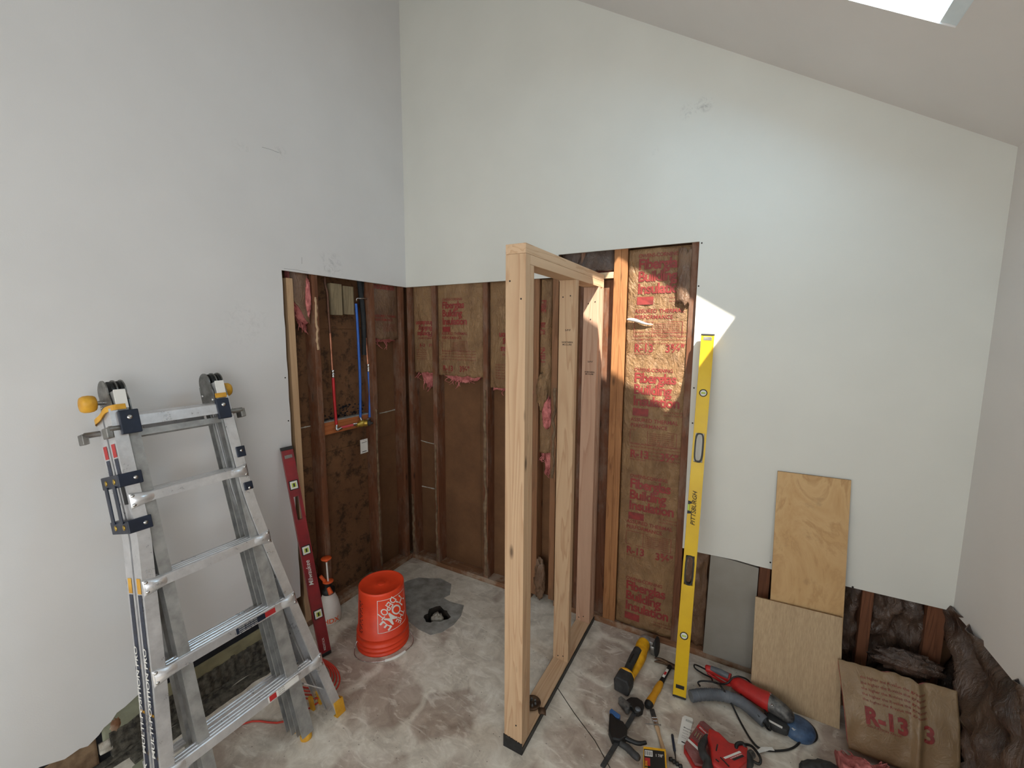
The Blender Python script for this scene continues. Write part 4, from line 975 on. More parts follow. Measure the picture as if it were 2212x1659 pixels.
# ------------------------------------------------------------------ bucket, sprayer
BC = V((.487, -.793, 0)); bk = thing('bucket', 'orange plastic pail standing upside down beside the drain patch', 'bucket', BC)
mb = MB(); mb.lathe([(.149,0),(.152,.002),(.152,.010),(.147,.012),(.147,.026),(.153,.028),(.153,.035),(.147,.037),(.146,.052),(.152,.054),(.152,.060),(.146,.062),(.145,.094),(.150,.096),(.149,.102),(.1405,.104),(.1300,.352),(.1295,.366),(.126,.369),(.120,.367),(.114,.363),(.020,.361),(.016,.363),(0,.363)], BC, n=64)
mb.build('pail', MAT['orange'], bk)
mb = MB(); mb.lathe([(.022,0),(.022,.0015),(.018,.0015)], BC+V((0,0,.361)), n=24); mb.build('moulding_mark', MAT['orange'], bk)
camang = math.atan2(CAM.y-BC.y, CAM.x-BC.x)
def cyl(a0):
    def fn(x, z):     # x along the circumference, z up from the floor
        r = .1405-(z-.104)*.0105/.248; a = a0+x/.138
        return BC+V((math.cos(a)*(r+.0012), math.sin(a)*(r+.0012), z))
    return fn
fc = cyl(camang+.50); LS = .098; ZC = .236
def logo(x, y): return fc(-x, ZC-y)          # upside down print
mb = MB()
for a, b, c, d in ((-LS,-LS,LS,-LS+.003), (-LS,LS-.003,LS,LS), (-LS,-LS,-LS+.003,LS), (LS-.003,-LS,LS,LS)):
    n_ = 12; vs = []
    for i in range(n_+1):
        t_ = i/n_
        if abs(c-a) > abs(d-b): vs += [logo(a+(c-a)*t_, b), logo(a+(c-a)*t_, d)]
        else: vs += [logo(a, b+(d-b)*t_), logo(c, b+(d-b)*t_)]
    mb.add(vs, [(2*i, 2*i+1, 2*i+3, 2*i+2) for i in range(n_)])
mb.build('logo_frame', MAT['white'], bk)
r2 = math.sqrt(.5)
for txt, off, sz, sx_ in (('THE', .043, .066, .62), ('HOME', -.032, .104, .66), ('DEPOT', -.082, .066, .66)):
    mb = MB()
    put_text(mb, txt, sz, lambda a, c: logo(r2*a-r2*(c+off)+.0*1, r2*a+r2*(c+off)) if True else None, .012, .96, cuts=1, center=True, sx=sx_)
    mb.build('lettering', MAT['white'], bk)
fb = cyl(camang-1.05); mb = MB()
for i in range(22): mb.add([fb(-.022, .12+.0088*i), fb(.010+.010*math.sin(i*2.3), .12+.0088*i), fb(.010+.010*math.sin(i*2.3), .1245+.0088*i), fb(-.022, .1245+.0088*i)], [(0,1,2,3)])
mb.build('warning_print', MAT['ink'], bk)
ha = [BC+V((math.cos(camang+t_)*r_, math.sin(camang+t_)*r_, z_)) for t_, r_, z_ in ((-1.35,.151,.045), (-1.25,.168,.022), (-1.0,.186,.004), (-.6,.190,.003), (-.1,.187,.003), (.4,.190,.004), (.9,.196,.006), (1.15,.188,.02), (1.35,.153,.05))]
mb = MB(); mb.tube(bez(ha, 8), .0022, 8); mb.build('bail_wire', MAT['chrome'], bk)
mb = MB(); hp = bez(ha, 8); mb.tube(hp[34:45], .0075, 12); mb.build('grip', MAT['white'], bk)
SP = fl(713, 1339, 0); SP = V((SP.x, SP.y, 0)); sp = thing('pump_sprayer', 'small white pump sprayer with orange trim behind the red level', 'sprayer', SP)
mb = MB(); mb.lathe([(.050,0),(.057,.004),(.060,.02),(.060,.05),(.056,.08),(.048,.12),(.036,.15),(.030,.165),(.030,.172)], SP, n=36); mb.build('jug', MAT['bottle'], sp)
mb = MB(); mb.lathe([(.033,0),(.034,.022),(.022,.028),(.018,.045),(.022,.055),(.020,.062)], SP+V((0,0,.165)), n=24); mb.build('cap', MAT['black'], sp)
mb = MB(); mb.lathe([(.020,0),(.028,.002),(.028,.007),(.010,.008),(.006,.006)], SP+V((0,0,.228)), n=24); mb.tube([SP+V((-.012,-.012,.235)), SP+V((-.028,-.026,.268))], .009, 10); mb.build('collar', MAT['orange2'], sp)
cv = (CAM-SP); cv.z = 0; cv.normalize(); side = V((-cv.y, cv.x, 0))
mb = MB(); mb.tube([SP+cv*.02+V((0,0,.205))+side*.0, SP+cv*.045+V((0,0,.180))+side*.012], [.010, .013], 12); mb.build('nozzle', MAT['orange2'], sp)
mb = MB(); mb.tube([SP+V((0,0,.23)), SP+V((-.006,0,.36))], .0045, 10); mb.build('plunger_rod', MAT['white'], sp)
mb = MB(); mb.lathe([(.006,0),(.009,.012),(.026,.016),(.028,.020),(.026,.024),(0,.025)], SP+V((-.006,0,.345)), n=24); mb.build('plunger_handle', MAT['orange2'], sp)
mb = MB()
put_text(mb, 'HDX', .038, lambda a, c: SP+V((math.cos(math.atan2(cv.y,cv.x)+.15+a/.06), math.sin(math.atan2(cv.y,cv.x)+.15+a/.06), 0))*.0612+V((0,0,.018+c)), .02, center=True); mb.build('lettering', MAT['orange2'], sp)

sp.scale = (1.15, 1.15, 1.15)
# ------------------------------------------------------------------ sheets of plywood and drywall
def sheet(name, lab, cat, bl, br, tr, tl, th, mat, edge):
    bl, br, tr, tl = map(V, (bl, br, tr, tl)); n = (br-bl).cross(tl-bl).normalized()
    if n.dot(CAM-bl) < 0: n = -n
    t = thing(name, lab, cat, (bl+br)/2)
    mb = MB(); mb.prism([bl, br, tr, tl], n*-.0012); mb.build('face_veneer', MAT[mat], t)
    mb = MB(); mb.prism([p-n*.0013 for p in (bl, br, tr, tl)], -n*(th-.0013)); mb.build('core', MAT[edge], t)
    return t
sheet('plywood_sheet', 'tall smooth plywood offcut leaning on the back wall, behind the grooved one', 'plywood', (2.50,-.125,.001), (2.800,-.125,.001), (2.776,-.028,1.168), (2.483,-.028,1.164), .012, 'ply_face', 'ply_edge')
a, b = fl(1617, 1459, 0), fl(1803, 1564, 0)
sheet('plywood_sheet', 'shorter grooved plywood sheet leaning in front of the tall smooth one', 'plywood', (2.435,-.160,.001), (2.802,-.168,.001), tuple(hit(1820,1335,1,-.105)), tuple(hit(1632,1289,1,-.098)), .010, 'ply_line', 'ply_edge')
gd = thing('drywall_piece', 'grey drywall offcut filling the low opening right of the yellow level', 'drywall', (2.31, -.004, .039))
mb = MB(); mb.prism([(2.197,-.001,.042), (2.436,-.001,.040), (2.436,-.001,.622), (2.31,-.001,.632), (2.205,-.001,.634)], (0,-.0115,0)); mb.build('panel', MAT['drywall_grey'], gd)

# ------------------------------------------------------------------ slumped batt and pink wool, right corner
fb_ = thing('insulation_batt', 'slumped brown batt marked R-13 standing on the floor in the right corner', 'insulation', (2.98, -.20, 0))
TL, TR, BR, BL = hit(1810,1424,1,-.15), hit(2068,1493,1,-.17), V((3.16,-.30,.03)), V((2.812,-.30,.03))
def slump(u, v):
    p = (BL*(1-u)+BR*u)*(1-v)+(TL*(1-u)+TR*u)*v
    fold = max(0, 1-abs(u-.66-.06*(v-.5))/.06)
    top = .012*n3(u*9, 1, 3) if v > .9 else 0
    return p+V((0, -.028*math.sin(math.pi*v)-.020*fold-.006*n3(u*7, v*5, 2), top))
mb = MB(); mb.slab(slump, lambda u, v: V(slump(u, v))+V((0,.003,0)), 60, 30); mb.build('paper_facing', MAT['kraft_plain'], fb_)
mb = MB(); mb.slab(lambda u, v: V(slump(.004+.98*u, v*.93))+V((0,.004,0)), lambda u, v: V(slump(.004+.98*u, v*.93))+V((0,.05,0)), 30, 16); mb.build('fibreglass', MAT['pink'], fb_)
n_s = (BR-BL).cross(TL-BL).normalized()
def st_(x, y):
    W_ = (BR-BL).length; u = x/W_; return V(slump(u, y/.36))+V((0,-.003,.001))
mb = MB(); put_text(mb, 'R-13', .088, lambda a, c: st_(.066+a*.80, .150+c), .045, cuts=1); put_text(mb, 'INSULATION VALUE', .012, lambda a, c: st_(.07+a, .135+c)); mb.build('printed_lettering', MAT['print'], fb_)
mb = MB(); put_text(mb, '3', .088, lambda a, c: st_(.242+a*.85, .150+c), .03, cuts=1); mb.build('printed_lettering', MAT['print'], fb_)
for i in range(5):
    mb = MB(); put_text(mb, 'the higher the R-value the greater', .014, lambda a, c: st_(.065+a, .235+.020*i+c)); mb.build('printed_lettering', MAT['print'], fb_)
mb = MB()
def wool(u, v):
    x = 2.76+.40*u; y = -.575+.26*v+.02*n3(u*9, 1, 1); k = math.sin(math.pi*v)**.5
    z = (.045+.055*k*(.7+.5*n3(u*6, v*3, 4)))*k + .022*n3(x*22, y*22, 2)*k+.010*n3(x*60, y*60, 5)*k
    return (x, y, max(.001, z))
mb.slab(wool, lambda u, v: (2.76+.40*u, -.575+.26*v, .0), 90, 44)
for i in range(60):
    u, v = rnd(.03, .95), rnd(.15, .9); q = V(wool(u, v)); mb.tube([q, q+V((rnd(-.015,.015), rnd(-.02,.01), rnd(.005,.022))), q+V((rnd(-.03,.03), rnd(-.03,.01), rnd(0,.028)))], [.0035,.0025,.001], 4)
o = tag(mb.build('fibreglass_wool', MAT['pink'], loc=(3.05,-.42,0)), 'heap of loose pink fibreglass along the floor in the right corner', 'fibreglass'); o['kind'] = 'stuff'
crumple('torn_paper', 'dark torn paper sticking up behind the slumped batt', 'paper', 'plastic_dirty', (3.03,-.075,.37), (1,0,0), (0,1,0), (0,0,1), (.10,.03,.045), 3, .4)
# dark grey glove at the lower edge
crumple('glove', 'dark work glove lying on the floor at the bottom edge, left of the pink wool', 'glove', 'char', fl(1772, 1662, .02), (.8,.4,0), (-.4,.8,0), (0,0,1), (.075,.035,.022), 6, .18)

# ------------------------------------------------------------------ tools on the floor
def z_at(p, z): return V((p.x, p.y, z))
def frame2(u0, v0, u1, v1, z):
    a, b = fl(u0, v0, z), fl(u1, v1, z); d = (b-a).normalized(); return a, b, d, V((-d.y, d.x, 0))
UPV = V((0,0,1))
def lumpy(mb, pts, rad, flat_=1., n=16):
    """tapering barrel along pts; flat_ squashes it vertically"""
    k = len(mb.v); mb.tube(pts, rad, n)
    if flat_ != 1.:
        P_ = [V(p) for p in pts]
        for i in range(k, len(mb.v)):
            v = mb.v[i]; c = min(P_, key=lambda p: (p-v).length); mb.v[i] = V((v.x, v.y, c.z+(v.z-c.z)*flat_))
# angle grinder
a, b, d, sd = frame2(1346, 1472, 1387, 1398, .050)
gr = thing('angle_grinder', 'yellow and black cordless angle grinder lying right of the new frame', 'angle grinder', z_at((a+b)/2, 0))
L = (b-a).length
mb = MB(); c = a-d*.030; mb.prism([c-sd*.040-UPV*.046, c+sd*.036-UPV*.046, c+sd*.042+UPV*.010, c+sd*.030+UPV*.034, c-sd*.030+UPV*.034, c-sd*.044+UPV*.006], d*.075-UPV*.0); mb.build('battery', MAT['char'], gr, bevel=.006)
mb = MB(); c = a+d*.048; ring = [c+sd*math.cos(t_)*.036+UPV*(math.sin(t_)*.030+.002)+d*0 for t_ in [i*math.pi/8 for i in range(17)]]; mb.tube(ring, .009, 8); mb.obox(c+d*.004-UPV*.016, d, sd, UPV, .010, .036, .026); mb.build('battery_mount', MAT['tool_y'], gr, bevel=.003)
mb = MB(); lumpy(mb, bez([a+d*.05+UPV*.010, a+d*.10+UPV*.016-sd*-.004, a+d*.18+UPV*.016+sd*.006, a+d*.235+UPV*.012+sd*.004], 5), [.022,.021,.021,.020,.020,.020,.020,.021,.021,.022,.022,.023,.023,.024,.025,.026], 1.1); mb.build('grip', MAT['char'], gr)
mb = MB(); lumpy(mb, bez([a+d*.05-UPV*.018-sd*.018, a+d*.13-UPV*.016-sd*.022, a+d*.22-UPV*.008-sd*.014, a+d*.29-UPV*.002, a+d*.335], 5), [.014,.014,.014,.015,.016,.018,.020,.023,.026,.029,.031,.033,.034,.035,.036,.036,.036,.036,.036,.035,.034], 1.05); mb.build('motor_housing', MAT['tool_y'], gr)
mb = MB(); lumpy(mb, [a+d*.330, a+d*.345, a+d*.368, a+d*.380], [.034,.037,.034,.022], 1.0); mb.obox(a+d*.36-sd*.025, d, sd, UPV, .022, .024, .022); mb.build('gear_head', MAT['alu_dull'], gr, bevel=.003)
hc_ = a+d*.352-sd*.058
mb = MB(); mb.lathe([(.0,-.002),(.052,-.002),(.054,0),(.052,.002),(.0,.003)], hc_-sd*.010, (-sd+UPV*.15), 32); mb.build('cutting_disc', MAT['char'], gr)
mb = MB(); mb.lathe([(.012,-.004),(.016,-.002),(.016,.008),(0,.010)], hc_, (-sd+UPV*.15), 16); mb.build('disc_flange', MAT['steel'], gr)
mb = MB(); pts = [hc_+sd*.012+(d*math.cos(t_)+UPV*math.sin(t_))*.050 for t_ in [math.pi*.85+i*math.pi*.55/12 for i in range(13)]]
mb.add([q for p in pts for q in (p, p-sd*.022)], [(2*i, 2*i+1, 2*i+3, 2*i+2) for i in range(12)]); mb.add([hc_+sd*.012]+pts, [(0, i+1, i+2) for i in range(12)]); mb.build('wheel_guard', MAT['steel'], gr)
mb = MB(); mb.tube([a+d*.10+UPV*.034+sd*.004, a+d*.17+UPV*.036+sd*.006], .006, 8); mb.build('switch', MAT['black'], gr)
# hammer
a, b, d, sd = frame2(1400, 1524, 1449, 1437, .018)
hm = thing('hammer', 'claw hammer with amber grip lying left of the foot of the yellow level', 'hammer', z_at((a+b)/2, 0)); L = (b-a).length
mb = MB(); lumpy(mb, [a+d*L*t_ for t_ in (.05,.12,.25,.38,.50,.55)], [.021,.020,.0165,.0185,.016,.012], .85); mb.build('grip', MAT['hammer_y'], hm)
mb = MB(); lumpy(mb, [a-d*.010, a, a+d*L*.05], [.014,.020,.0215], .85); mb.build('butt', MAT['black'], hm)
mb = MB(); lumpy(mb, [a+d*L*.54, a+d*L*.66, a+d*L*.86, a+d*L*.99], [.013,.012,.011,.012], .9); mb.build('shaft', MAT['black'], hm)
mb = MB(); mb.obox(a+d*L*.74+UPV*.0108, d, sd, UPV, .034, .0065, .0008); lb = mb.build('label', MAT['white'], hm)
mb = MB(); mb.obox(a+d*L*.73+UPV*.0118, d, sd, UPV, .012, .0055, .0005); mb.build('label_patch', MAT['red_label'], lb)
hd = -sd
mb = MB(); hc = a+d*L; lumpy(mb, [hc-hd*.010, hc+hd*.020, hc+hd*.040, hc+hd*.044, hc+hd*.060], [.014,.013,.012,.0165,.0165], 1); mb.build('hammer_head', MAT['rusty'], hm)
for s2 in (-1, 1):
    mb = MB(); mb.tube(bez([hc-hd*.005, hc-hd*.035+d*.002+UPV*s2*.005, hc-hd*.065-d*.006+UPV*s2*.009, hc-hd*.085-d*.018+UPV*s2*.011], 4), [.013,.012,.011,.010,.009,.009,.008,.008,.007,.006,.005,.004,.003], 8); mb.build('claw', MAT['rusty'], hm)
# bar clamp
a, b, d, sd = frame2(1301, 1657, 1383, 1520, .022)
cl = thing('bar_clamp', 'black trigger bar clamp with one blue pad lying near the front of the floor', 'clamp', z_at((a+b)/2, 0)); L = (b-a).length
mb = MB(); mb.obox((a+b)/2, d, sd, UPV, L/2, .010, .0035); mb.build('bar', MAT['char'], cl, bevel=.001)
mb = MB()
for i in (0, .05): mb.lathe([(.0025,0),(.0025,.0006),(0,.0006)], a+d*(.015+i)+UPV*.0036, UPV, 8)
mb.build('bar_hole', MAT['ink'], cl)
def pxp(pts, z): return [fl(u, v, z) for u, v in pts]
mb = MB(); mb.prism(pxp([(1352,1521),(1362,1515),(1376,1516),(1388,1524),(1391,1532),(1388,1545),(1380,1549),(1370,1548),(1364,1536),(1352,1531)], .012), (0,0,.026)); mb.build('fixed_jaw', MAT['black'], cl, bevel=.004)
mb = MB(); q = fl(1378, 1532, .038); mb.lathe([(.013,0),(.013,.003),(0,.0035)], q, UPV, 20); mb.build('jaw_cap', MAT['hose'], cl)
mb = MB(); mb.prism(pxp([(1335,1520),(1341,1516),(1362,1533),(1358,1544),(1352,1542)], .006), (0,0,.034)); mb.build('jaw_pad', MAT['dusty'], cl, bevel=.003)
mb = MB(); mb.prism(pxp([(1316,1553),(1324,1558),(1331,1566),(1346,1572),(1355,1588),(1352,1606),(1340,1614),(1322,1610),(1314,1590)], .008), (0,0,.036)); mb.build('sliding_head', MAT['black'], cl, bevel=.006)
mb = MB(); mb.prism(pxp([(1316,1548),(1320,1543),(1340,1558),(1337,1566),(1328,1562)], .006), (0,0,.034)); o = mb.build('jaw_pad', MAT['blue_pad'], cl, bevel=.003); o['label'] = 'blue jaw pad'
mb = MB(); mb.tube(bez(pxp([(1348,1592),(1362,1600),(1380,1606),(1396,1604)], .03), 5), [.012,.012,.011,.011,.010,.010,.009,.009,.009,.009,.009,.009,.008,.008,.008,.007], 10); mb.build('trigger', MAT['black'], cl)
mb = MB(); mb.tube(bez(pxp([(1340,1606),(1356,1616),(1370,1630),(1382,1639)], .024), 5), [.013,.013,.013,.014,.014,.015,.015,.015,.015,.015,.015,.015,.015,.014,.012,.009], 10); mb.build('handle', MAT['char'], cl)
# paint brush, nail, marker
a, b, d, sd = frame2(1408, 1532, 1437, 1632, .010)
pb_ = thing('paint_brush', 'worn chip brush with pale wooden handle below the hammer', 'brush', z_at((a+b)/2, 0)); L = (b-a).length
mb = MB(); mb.obox(a+d*L*.10, d, sd, UPV, L*.10, .011, .005); mb.build('bristles', MAT['bristle'], pb_, bevel=.002)
mb = MB(); mb.obox(a+d*L*.30, d, sd, UPV, L*.10, .0115, .006)
for k in (.22, .30, .38): mb.obox(a+d*L*k, d, sd, UPV, .0012, .0122, .0066)
mb.build('ferrule', MAT['chrome'], pb_, bevel=.001)
mb = MB(); lumpy(mb, [a+d*L*t_ for t_ in (.39,.46,.55,.66,.80,.95,1.0)], [.0105,.0105,.0075,.0075,.0085,.011,.007], .55); mb.build('handle', MAT['pale_z'], pb_)
na, nb_ = fl(1392, 1563, .020), fl(1427, 1566, .020); mb = MB(); mb.tube([na, na+(nb_-na)*.12, nb_], [.0004,.0017,.0017], 8); mb.lathe([(.004,0),(.004,.0012),(0,.0012)], nb_, nb_-na, 10)
tag(mb.build('nail', MAT['steel'], loc=na), 'single long nail lying across the chip brush', 'nail')
a, b, d, sd = frame2(1452, 1586, 1461, 1648, .006); mk = thing('marker_pen', 'slim dark pen lying between the chip brush and the white card', 'pen', z_at(a, 0)); L = (b-a).length
mb = MB(); mb.tube([a, a+d*.005, a+d*L*.60, a+d*L*.62], [.003,.0058,.0055,.0035], 12); mb.build('barrel', MAT['navy'], mk)
mb = MB(); mb.tube([a+d*L*.62, a+d*L*.85, b], [.0035,.002,.0006], 10); mb.build('tip', MAT['black'], mk)
# white backing card
cc = pxp([(1474,1549),(1480,1546),(1496,1552),(1497,1556),(1485,1612),(1463,1606)], .001)
cw = thing('blade_card', 'white printed packaging card on the floor beside the red case', 'card', z_at(cc[0], 0))
mb = MB(); mb.prism(cc, (0,0,.0016)); mb.build('card', MAT['white'], cw)
ca, cb = fl(1466, 1604, .003), fl(1478, 1550, .003); cdv = (cb-ca).normalized(); cs = V((cdv.y, -cdv.x, 0))
for k, (txt, x, y, sz) in enumerate((('|||||||||||', .155, .012, .014), ('Milwaukee', .09, .006, .010), ('SAWZALL BLADES', .075, .006, .007), ('metal 18 TPI', .06, .006, .006), ('made for cutting', .045, .006, .005), ('nails and pipe', .035, .006, .005))):
    mb = MB(); put_text(mb, txt, sz, lambda a_, c_: ca+cdv*(y*0+x+c_*1)+cs*(.006+a_*.8) if k else ca+cdv*(x-.02+c_)+cs*(.008+a_*.9), .01); mb.build('lettering', MAT['char'], cw)
mb = MB(); mb.obox(ca+cdv*.012+cs*.022, cs, cdv, UPV, .012, .0025, .0004); mb.build('hang_slot', MAT['ink'], cw)
# yellow box at the lower edge
q0, q1, q2 = fl(1390, 1612, .045), fl(1438, 1618, .045), fl(1391, 1672, .045)
bx = thing('tool_box', 'small yellow and black retail box at the lower edge, standing below the clamp handles', 'box', z_at((q1+q2)/2, 0))
ex, ey = (q1-q0), (q2-q0)
mb = MB(); mb.prism([q0, q1, q1+ey, q2], (0,0,-.044)); mb.build('carton', MAT['tool_y'], bx, bevel=.001)
def bxp(x, y, h=.0006): return q0+ex*x+ey*y+UPV*h
mb = MB(); mb.add([bxp(.02,.10), bxp(.93,.10), bxp(.93,1), bxp(.02,1)], [(0,3,2,1)]); mb.build('label_panel', MAT['black'], bx)
mb = MB(); mb.add([bxp(.05,.14,.0009), bxp(.40,.14,.0009), bxp(.40,.36,.0009), bxp(.05,.36,.0009)], [(0,3,2,1)]); o = mb.build('barcode_panel', MAT['white'], bx)
mb = MB()
for i in range(11): mb.add([bxp(.08+.027*i,.17,.0012), bxp(.08+.027*i+(.008 if i % 3 else .016),.17,.0012), bxp(.08+.027*i+(.008 if i % 3 else .016),.33,.0012), bxp(.08+.027*i,.33,.0012)], [(0,3,2,1)])
mb.build('barcode', MAT['ink'], o)
mb = MB(); mb.add([bxp(.05,.42,.0009), bxp(.28,.42,.0009), bxp(.28,.70,.0009), bxp(.05,.70,.0009)], [(0,3,2,1)]); mb.build('label_patch', MAT['red_label'], bx)
mb = MB(); put_text(mb, '1 7/8"', .016, lambda a_, c_: bxp(.72+c_*-.0+a_*9-.2, .34-c_*9, .0012), .01); mb.build('lettering', MAT['white'], bx)
mb = MB(); put_text(mb, 'HOLE SAW', .018, lambda a_, c_: bxp(.05+c_*9, .98-a_*5, .0012), .02); mb.build('lettering', MAT['tool_y'], bx)
for i in range(4):
    q = fl(1449+7*i, 1640+5*i, .008); mb = MB(); mb.lathe([(.004,-.008),(.008,-.006),(.008,.006),(.004,.008)], q, (1,.3,.2), 14)
    tag(mb.build('impact_socket', MAT['black'], loc=z_at(q, 0)), ('first','second','third','last')[i]+' small black bit, counting down, in the row right of the yellow box', 'socket', 'row of black bits by the yellow box')
# red case with smoky lid
cq = pxp([(1511,1569),(1519,1568),(1556,1600),(1560,1612),(1524,1672),(1500,1668),(1477,1628),(1477,1618)], .0)
cs_ = thing('bit_case', 'flat red case with smoky clear lid lying under the red saw', 'case', z_at(cq[3], 0))
mb = MB(); mb.prism(cq, (0,0,.022)); mb.build('tray', MAT['red_tool'], cs_, bevel=.004)
cen = sum((V(p) for p in cq), V())/8
mb = MB(); mb.prism([cen+(p-cen)*.95+UPV*.0225 for p in cq], (0,0,.012)); mb.build('lid', MAT['clear_red'], cs_, bevel=.004)
c2 = cen+UPV*.0352; e1 = (cq[2]-cq[1]).normalized(); e2 = (cq[6]-cq[0]).normalized()
mb = MB(); mb.obox(c2+e2*.050-e1*.01, e1, e2, UPV, .040, .006, .0004); mb.build('label_stripe', MAT['white'], cs_)
mb = MB(); mb.obox(c2-e2*.050, e1, e2, UPV, .045, .011, .0004); mb.obox(c2+e2*.036-e1*.012, e1, e2, UPV, .03, .006, .0004); mb.build('label_patch', MAT['red_label'], cs_)
mb = MB(); put_text(mb, 'Milwaukee', .014, lambda a_, c_: c2-e2*(.046+c_)+e1*(a_-.035)+UPV*.0008, .01); mb.build('lettering', MAT['white'], cs_)
for i in range(4):
    mb = MB(); mb.tube([c2-e1*(.035-.011*i)-e2*.02, c2-e1*(.035-.011*i)+e2*.012], .0028, 6); mb.build('bit', MAT['chrome'], cs_)
# compact reciprocating saw (body over the case, shoe to the right)
def sp3(u, v, z): return fl(u, v, z)
sw = thing('reciprocating_saw', 'red and black cordless saw lying on its side over the red case', 'saw', z_at(fl(1580,1640,0), 0))
mb = MB(); mb.prism([sp3(*p, .052) for p in ((1530,1590),(1552,1600),(1574,1622),(1590,1626),(1606,1620),(1614,1634),(1612,1664),(1590,1684),(1560,1684),(1536,1668),(1534,1630),(1527,1610))], (0,0,.045)); mb.build('housing', MAT['red_tool'], sw, bevel=.008)
mb = MB(); mb.tube(bez([sp3(1528,1590,.078), sp3(1516,1612,.078), sp3(1520,1630,.078), sp3(1530,1648,.078), sp3(1526,1672,.078)], 5), [.010,.012,.013,.014,.015,.016,.016,.016,.016,.017,.018,.018,.018,.018,.018,.018,.019,.020,.020,.020,.020], 14); mb.build('grip', MAT['char'], sw)
lp0, lp1, lp2 = sp3(1562,1636,.0978), sp3(1597,1622,.0978), sp3(1578,1648,.0978)
mb = MB(); mb.add([lp0, lp1, lp1+(lp2-lp0)*.3, lp0+(lp2-lp0)*.3], [(0,1,2,3)]); mb.build('label_stripe', MAT['white'], sw)
mb = MB(); mb.add([lp0+(lp2-lp0)*.32, lp1+(lp2-lp0)*.32, lp1+(lp2-lp0)*1.0, lp0+(lp2-lp0)*1.0], [(0,1,2,3)]); o = mb.build('label_patch', MAT['red_label'], sw)
mb = MB(); f_ = lambda x, y: lp0+(lp2-lp0)*y+(lp1-lp0)*x+UPV*.0006; mb.add([f_(.25,.62), f_(.9,.62), f_(.9,.92), f_(.25,.92)], [(0,1,2,3)]); mb.build('label_panel', MAT['ink'], o)
mb = MB(); put_text(mb, 'HACKZALL', .26, lambda a_, c_: f_(.22+a_*.55, .56-c_*.7), .02); mb.build('lettering', MAT['white'], o)
for (u0, v0, u1, v1) in ((1550,1608,1547,1622), (1556,1636,1575,1656), (1546,1640,1553,1646)):
    mb = MB(); A_, B_ = sp3(u0, v0, .0975), sp3(u1, v1, .0975); dd_ = (B_-A_).normalized(); mb.obox((A_+B_)/2, dd_, dd_.cross(UPV), UPV, (B_-A_).length/2, .0025, .0012); mb.build('vent_slot', MAT['ink'], sw)
mb = MB(); A_, B_ = sp3(1606,1640,.06), sp3(1622,1630,.05); dd_ = (B_-A_).normalized(); mb.lathe([(.034,-.012),(.036,0),(.036,.014),(.028,.026)], A_, dd_, 24); mb.build('nose_collar', MAT['char'], sw)
mb = MB(); mb.tube([A_, B_+dd_*.01], .016, 12); mb.build('blade_clamp', MAT['dusty'], sw)
mb = MB(); pts = [sp3(*p, z) for p, z in (((1606,1608),.085), ((1624,1612),.070), ((1642,1636),.03), ((1640,1650),.008), ((1622,1640),.012), ((1612,1622),.05))]
mb.tube(bez(pts+[pts[0]], 4), .0055, 8); mb.build('shoe', MAT['black'], sw)
mb = MB(); mb.tube(bez([sp3(1590,1620,.09), sp3(1592,1608,.10), sp3(1604,1606,.10), sp3(1610,1616,.09)], 4), .008, 8); mb.build('hook', MAT['black'], sw)

# large red concrete grinder with shroud, hose and cord
sg_ = thing('dust_grinder', 'large red corded grinder with blue dust shroud lying before the plywood', 'grinder', z_at(fl(1680,1560,0), 0))
bp = lambda u, v, z: fl(u, v, z)
mb = MB(); lumpy(mb, [bp(1581,1471,.06), bp(1586,1474,.06), bp(1600,1482,.062), bp(1630,1500,.066), bp(1658,1515,.072), bp(1664,1518,.073)], [.022,.032,.037,.038,.043,.043]); mb.build('motor_housing', MAT['red_tool'], sg_)
mb = MB(); lumpy(mb, bez([bp(1524,1443,.055), bp(1534,1446,.058), bp(1556,1455,.060), bp(1578,1466,.060)], 4), [.014,.017,.018,.018,.018,.019,.019,.020,.020,.021,.022,.023,.024]); mb.build('rear_grip', MAT['red_tool'], sg_)
mb = MB(); mb.tube([bp(1536,1443,.072), bp(1556,1452,.076), bp(1574,1461,.076)], [.012,.016,.014], 12); mb.build('grip_pad', MAT['hose'], sg_)
mb = MB(); mb.tube(bez([bp(1528,1452,.035), bp(1545,1464,.03), bp(1565,1476,.04), bp(1580,1480,.05)], 4), .008, 10); mb.build('trigger', MAT['red_tool'], sg_)
mb = MB(); lumpy(mb, bez([bp(1662,1517,.072), bp(1676,1526,.072), bp(1692,1538,.066), bp(1703,1548,.058), bp(1707,1552,.050)], 3), [.042,.040,.039,.038,.037,.036,.035,.034,.033,.031,.028,.022,.016]); mb.build('gear_head', MAT['dusty'], sg_)
for u, v in ((1664,1500), (1668,1524)):
    mb = MB(); mb.lathe([(.005,0),(.005,.004),(0,.005)], bp(u, v, .11), UPV, 8); mb.build('bolt', MAT['chrome'], sg_)
mb = MB(); A_, B_, dv, sv = frame2(1640, 1550, 1728, 1566, .018)
mb.lathe([(.066,-.018),(.069,0),(.064,.012),(.050,.022),(.02,.026),(0,.026)], bp(1724,1572,.02), UPV, 36); mb.build('shroud', MAT['blue_tool'], sg_)
mb = MB(); ring_ = [bp(1724,1572,.006)+V((math.cos(t_), math.sin(t_), 0))*.071 for t_ in [i*math.pi/16 for i in range(33)]]; mb.tube(ring_, .006, 6); mb.build('brush_ring', MAT['black'], sg_)
mb = MB(); mb.prism([bp(*p, .008) for p in ((1648,1552),(1668,1548),(1700,1560),(1712,1580),(1700,1592),(1672,1582),(1650,1566))], (0,0,.032)); mb.build('guard_plate', MAT['char'], sg_, bevel=.006)
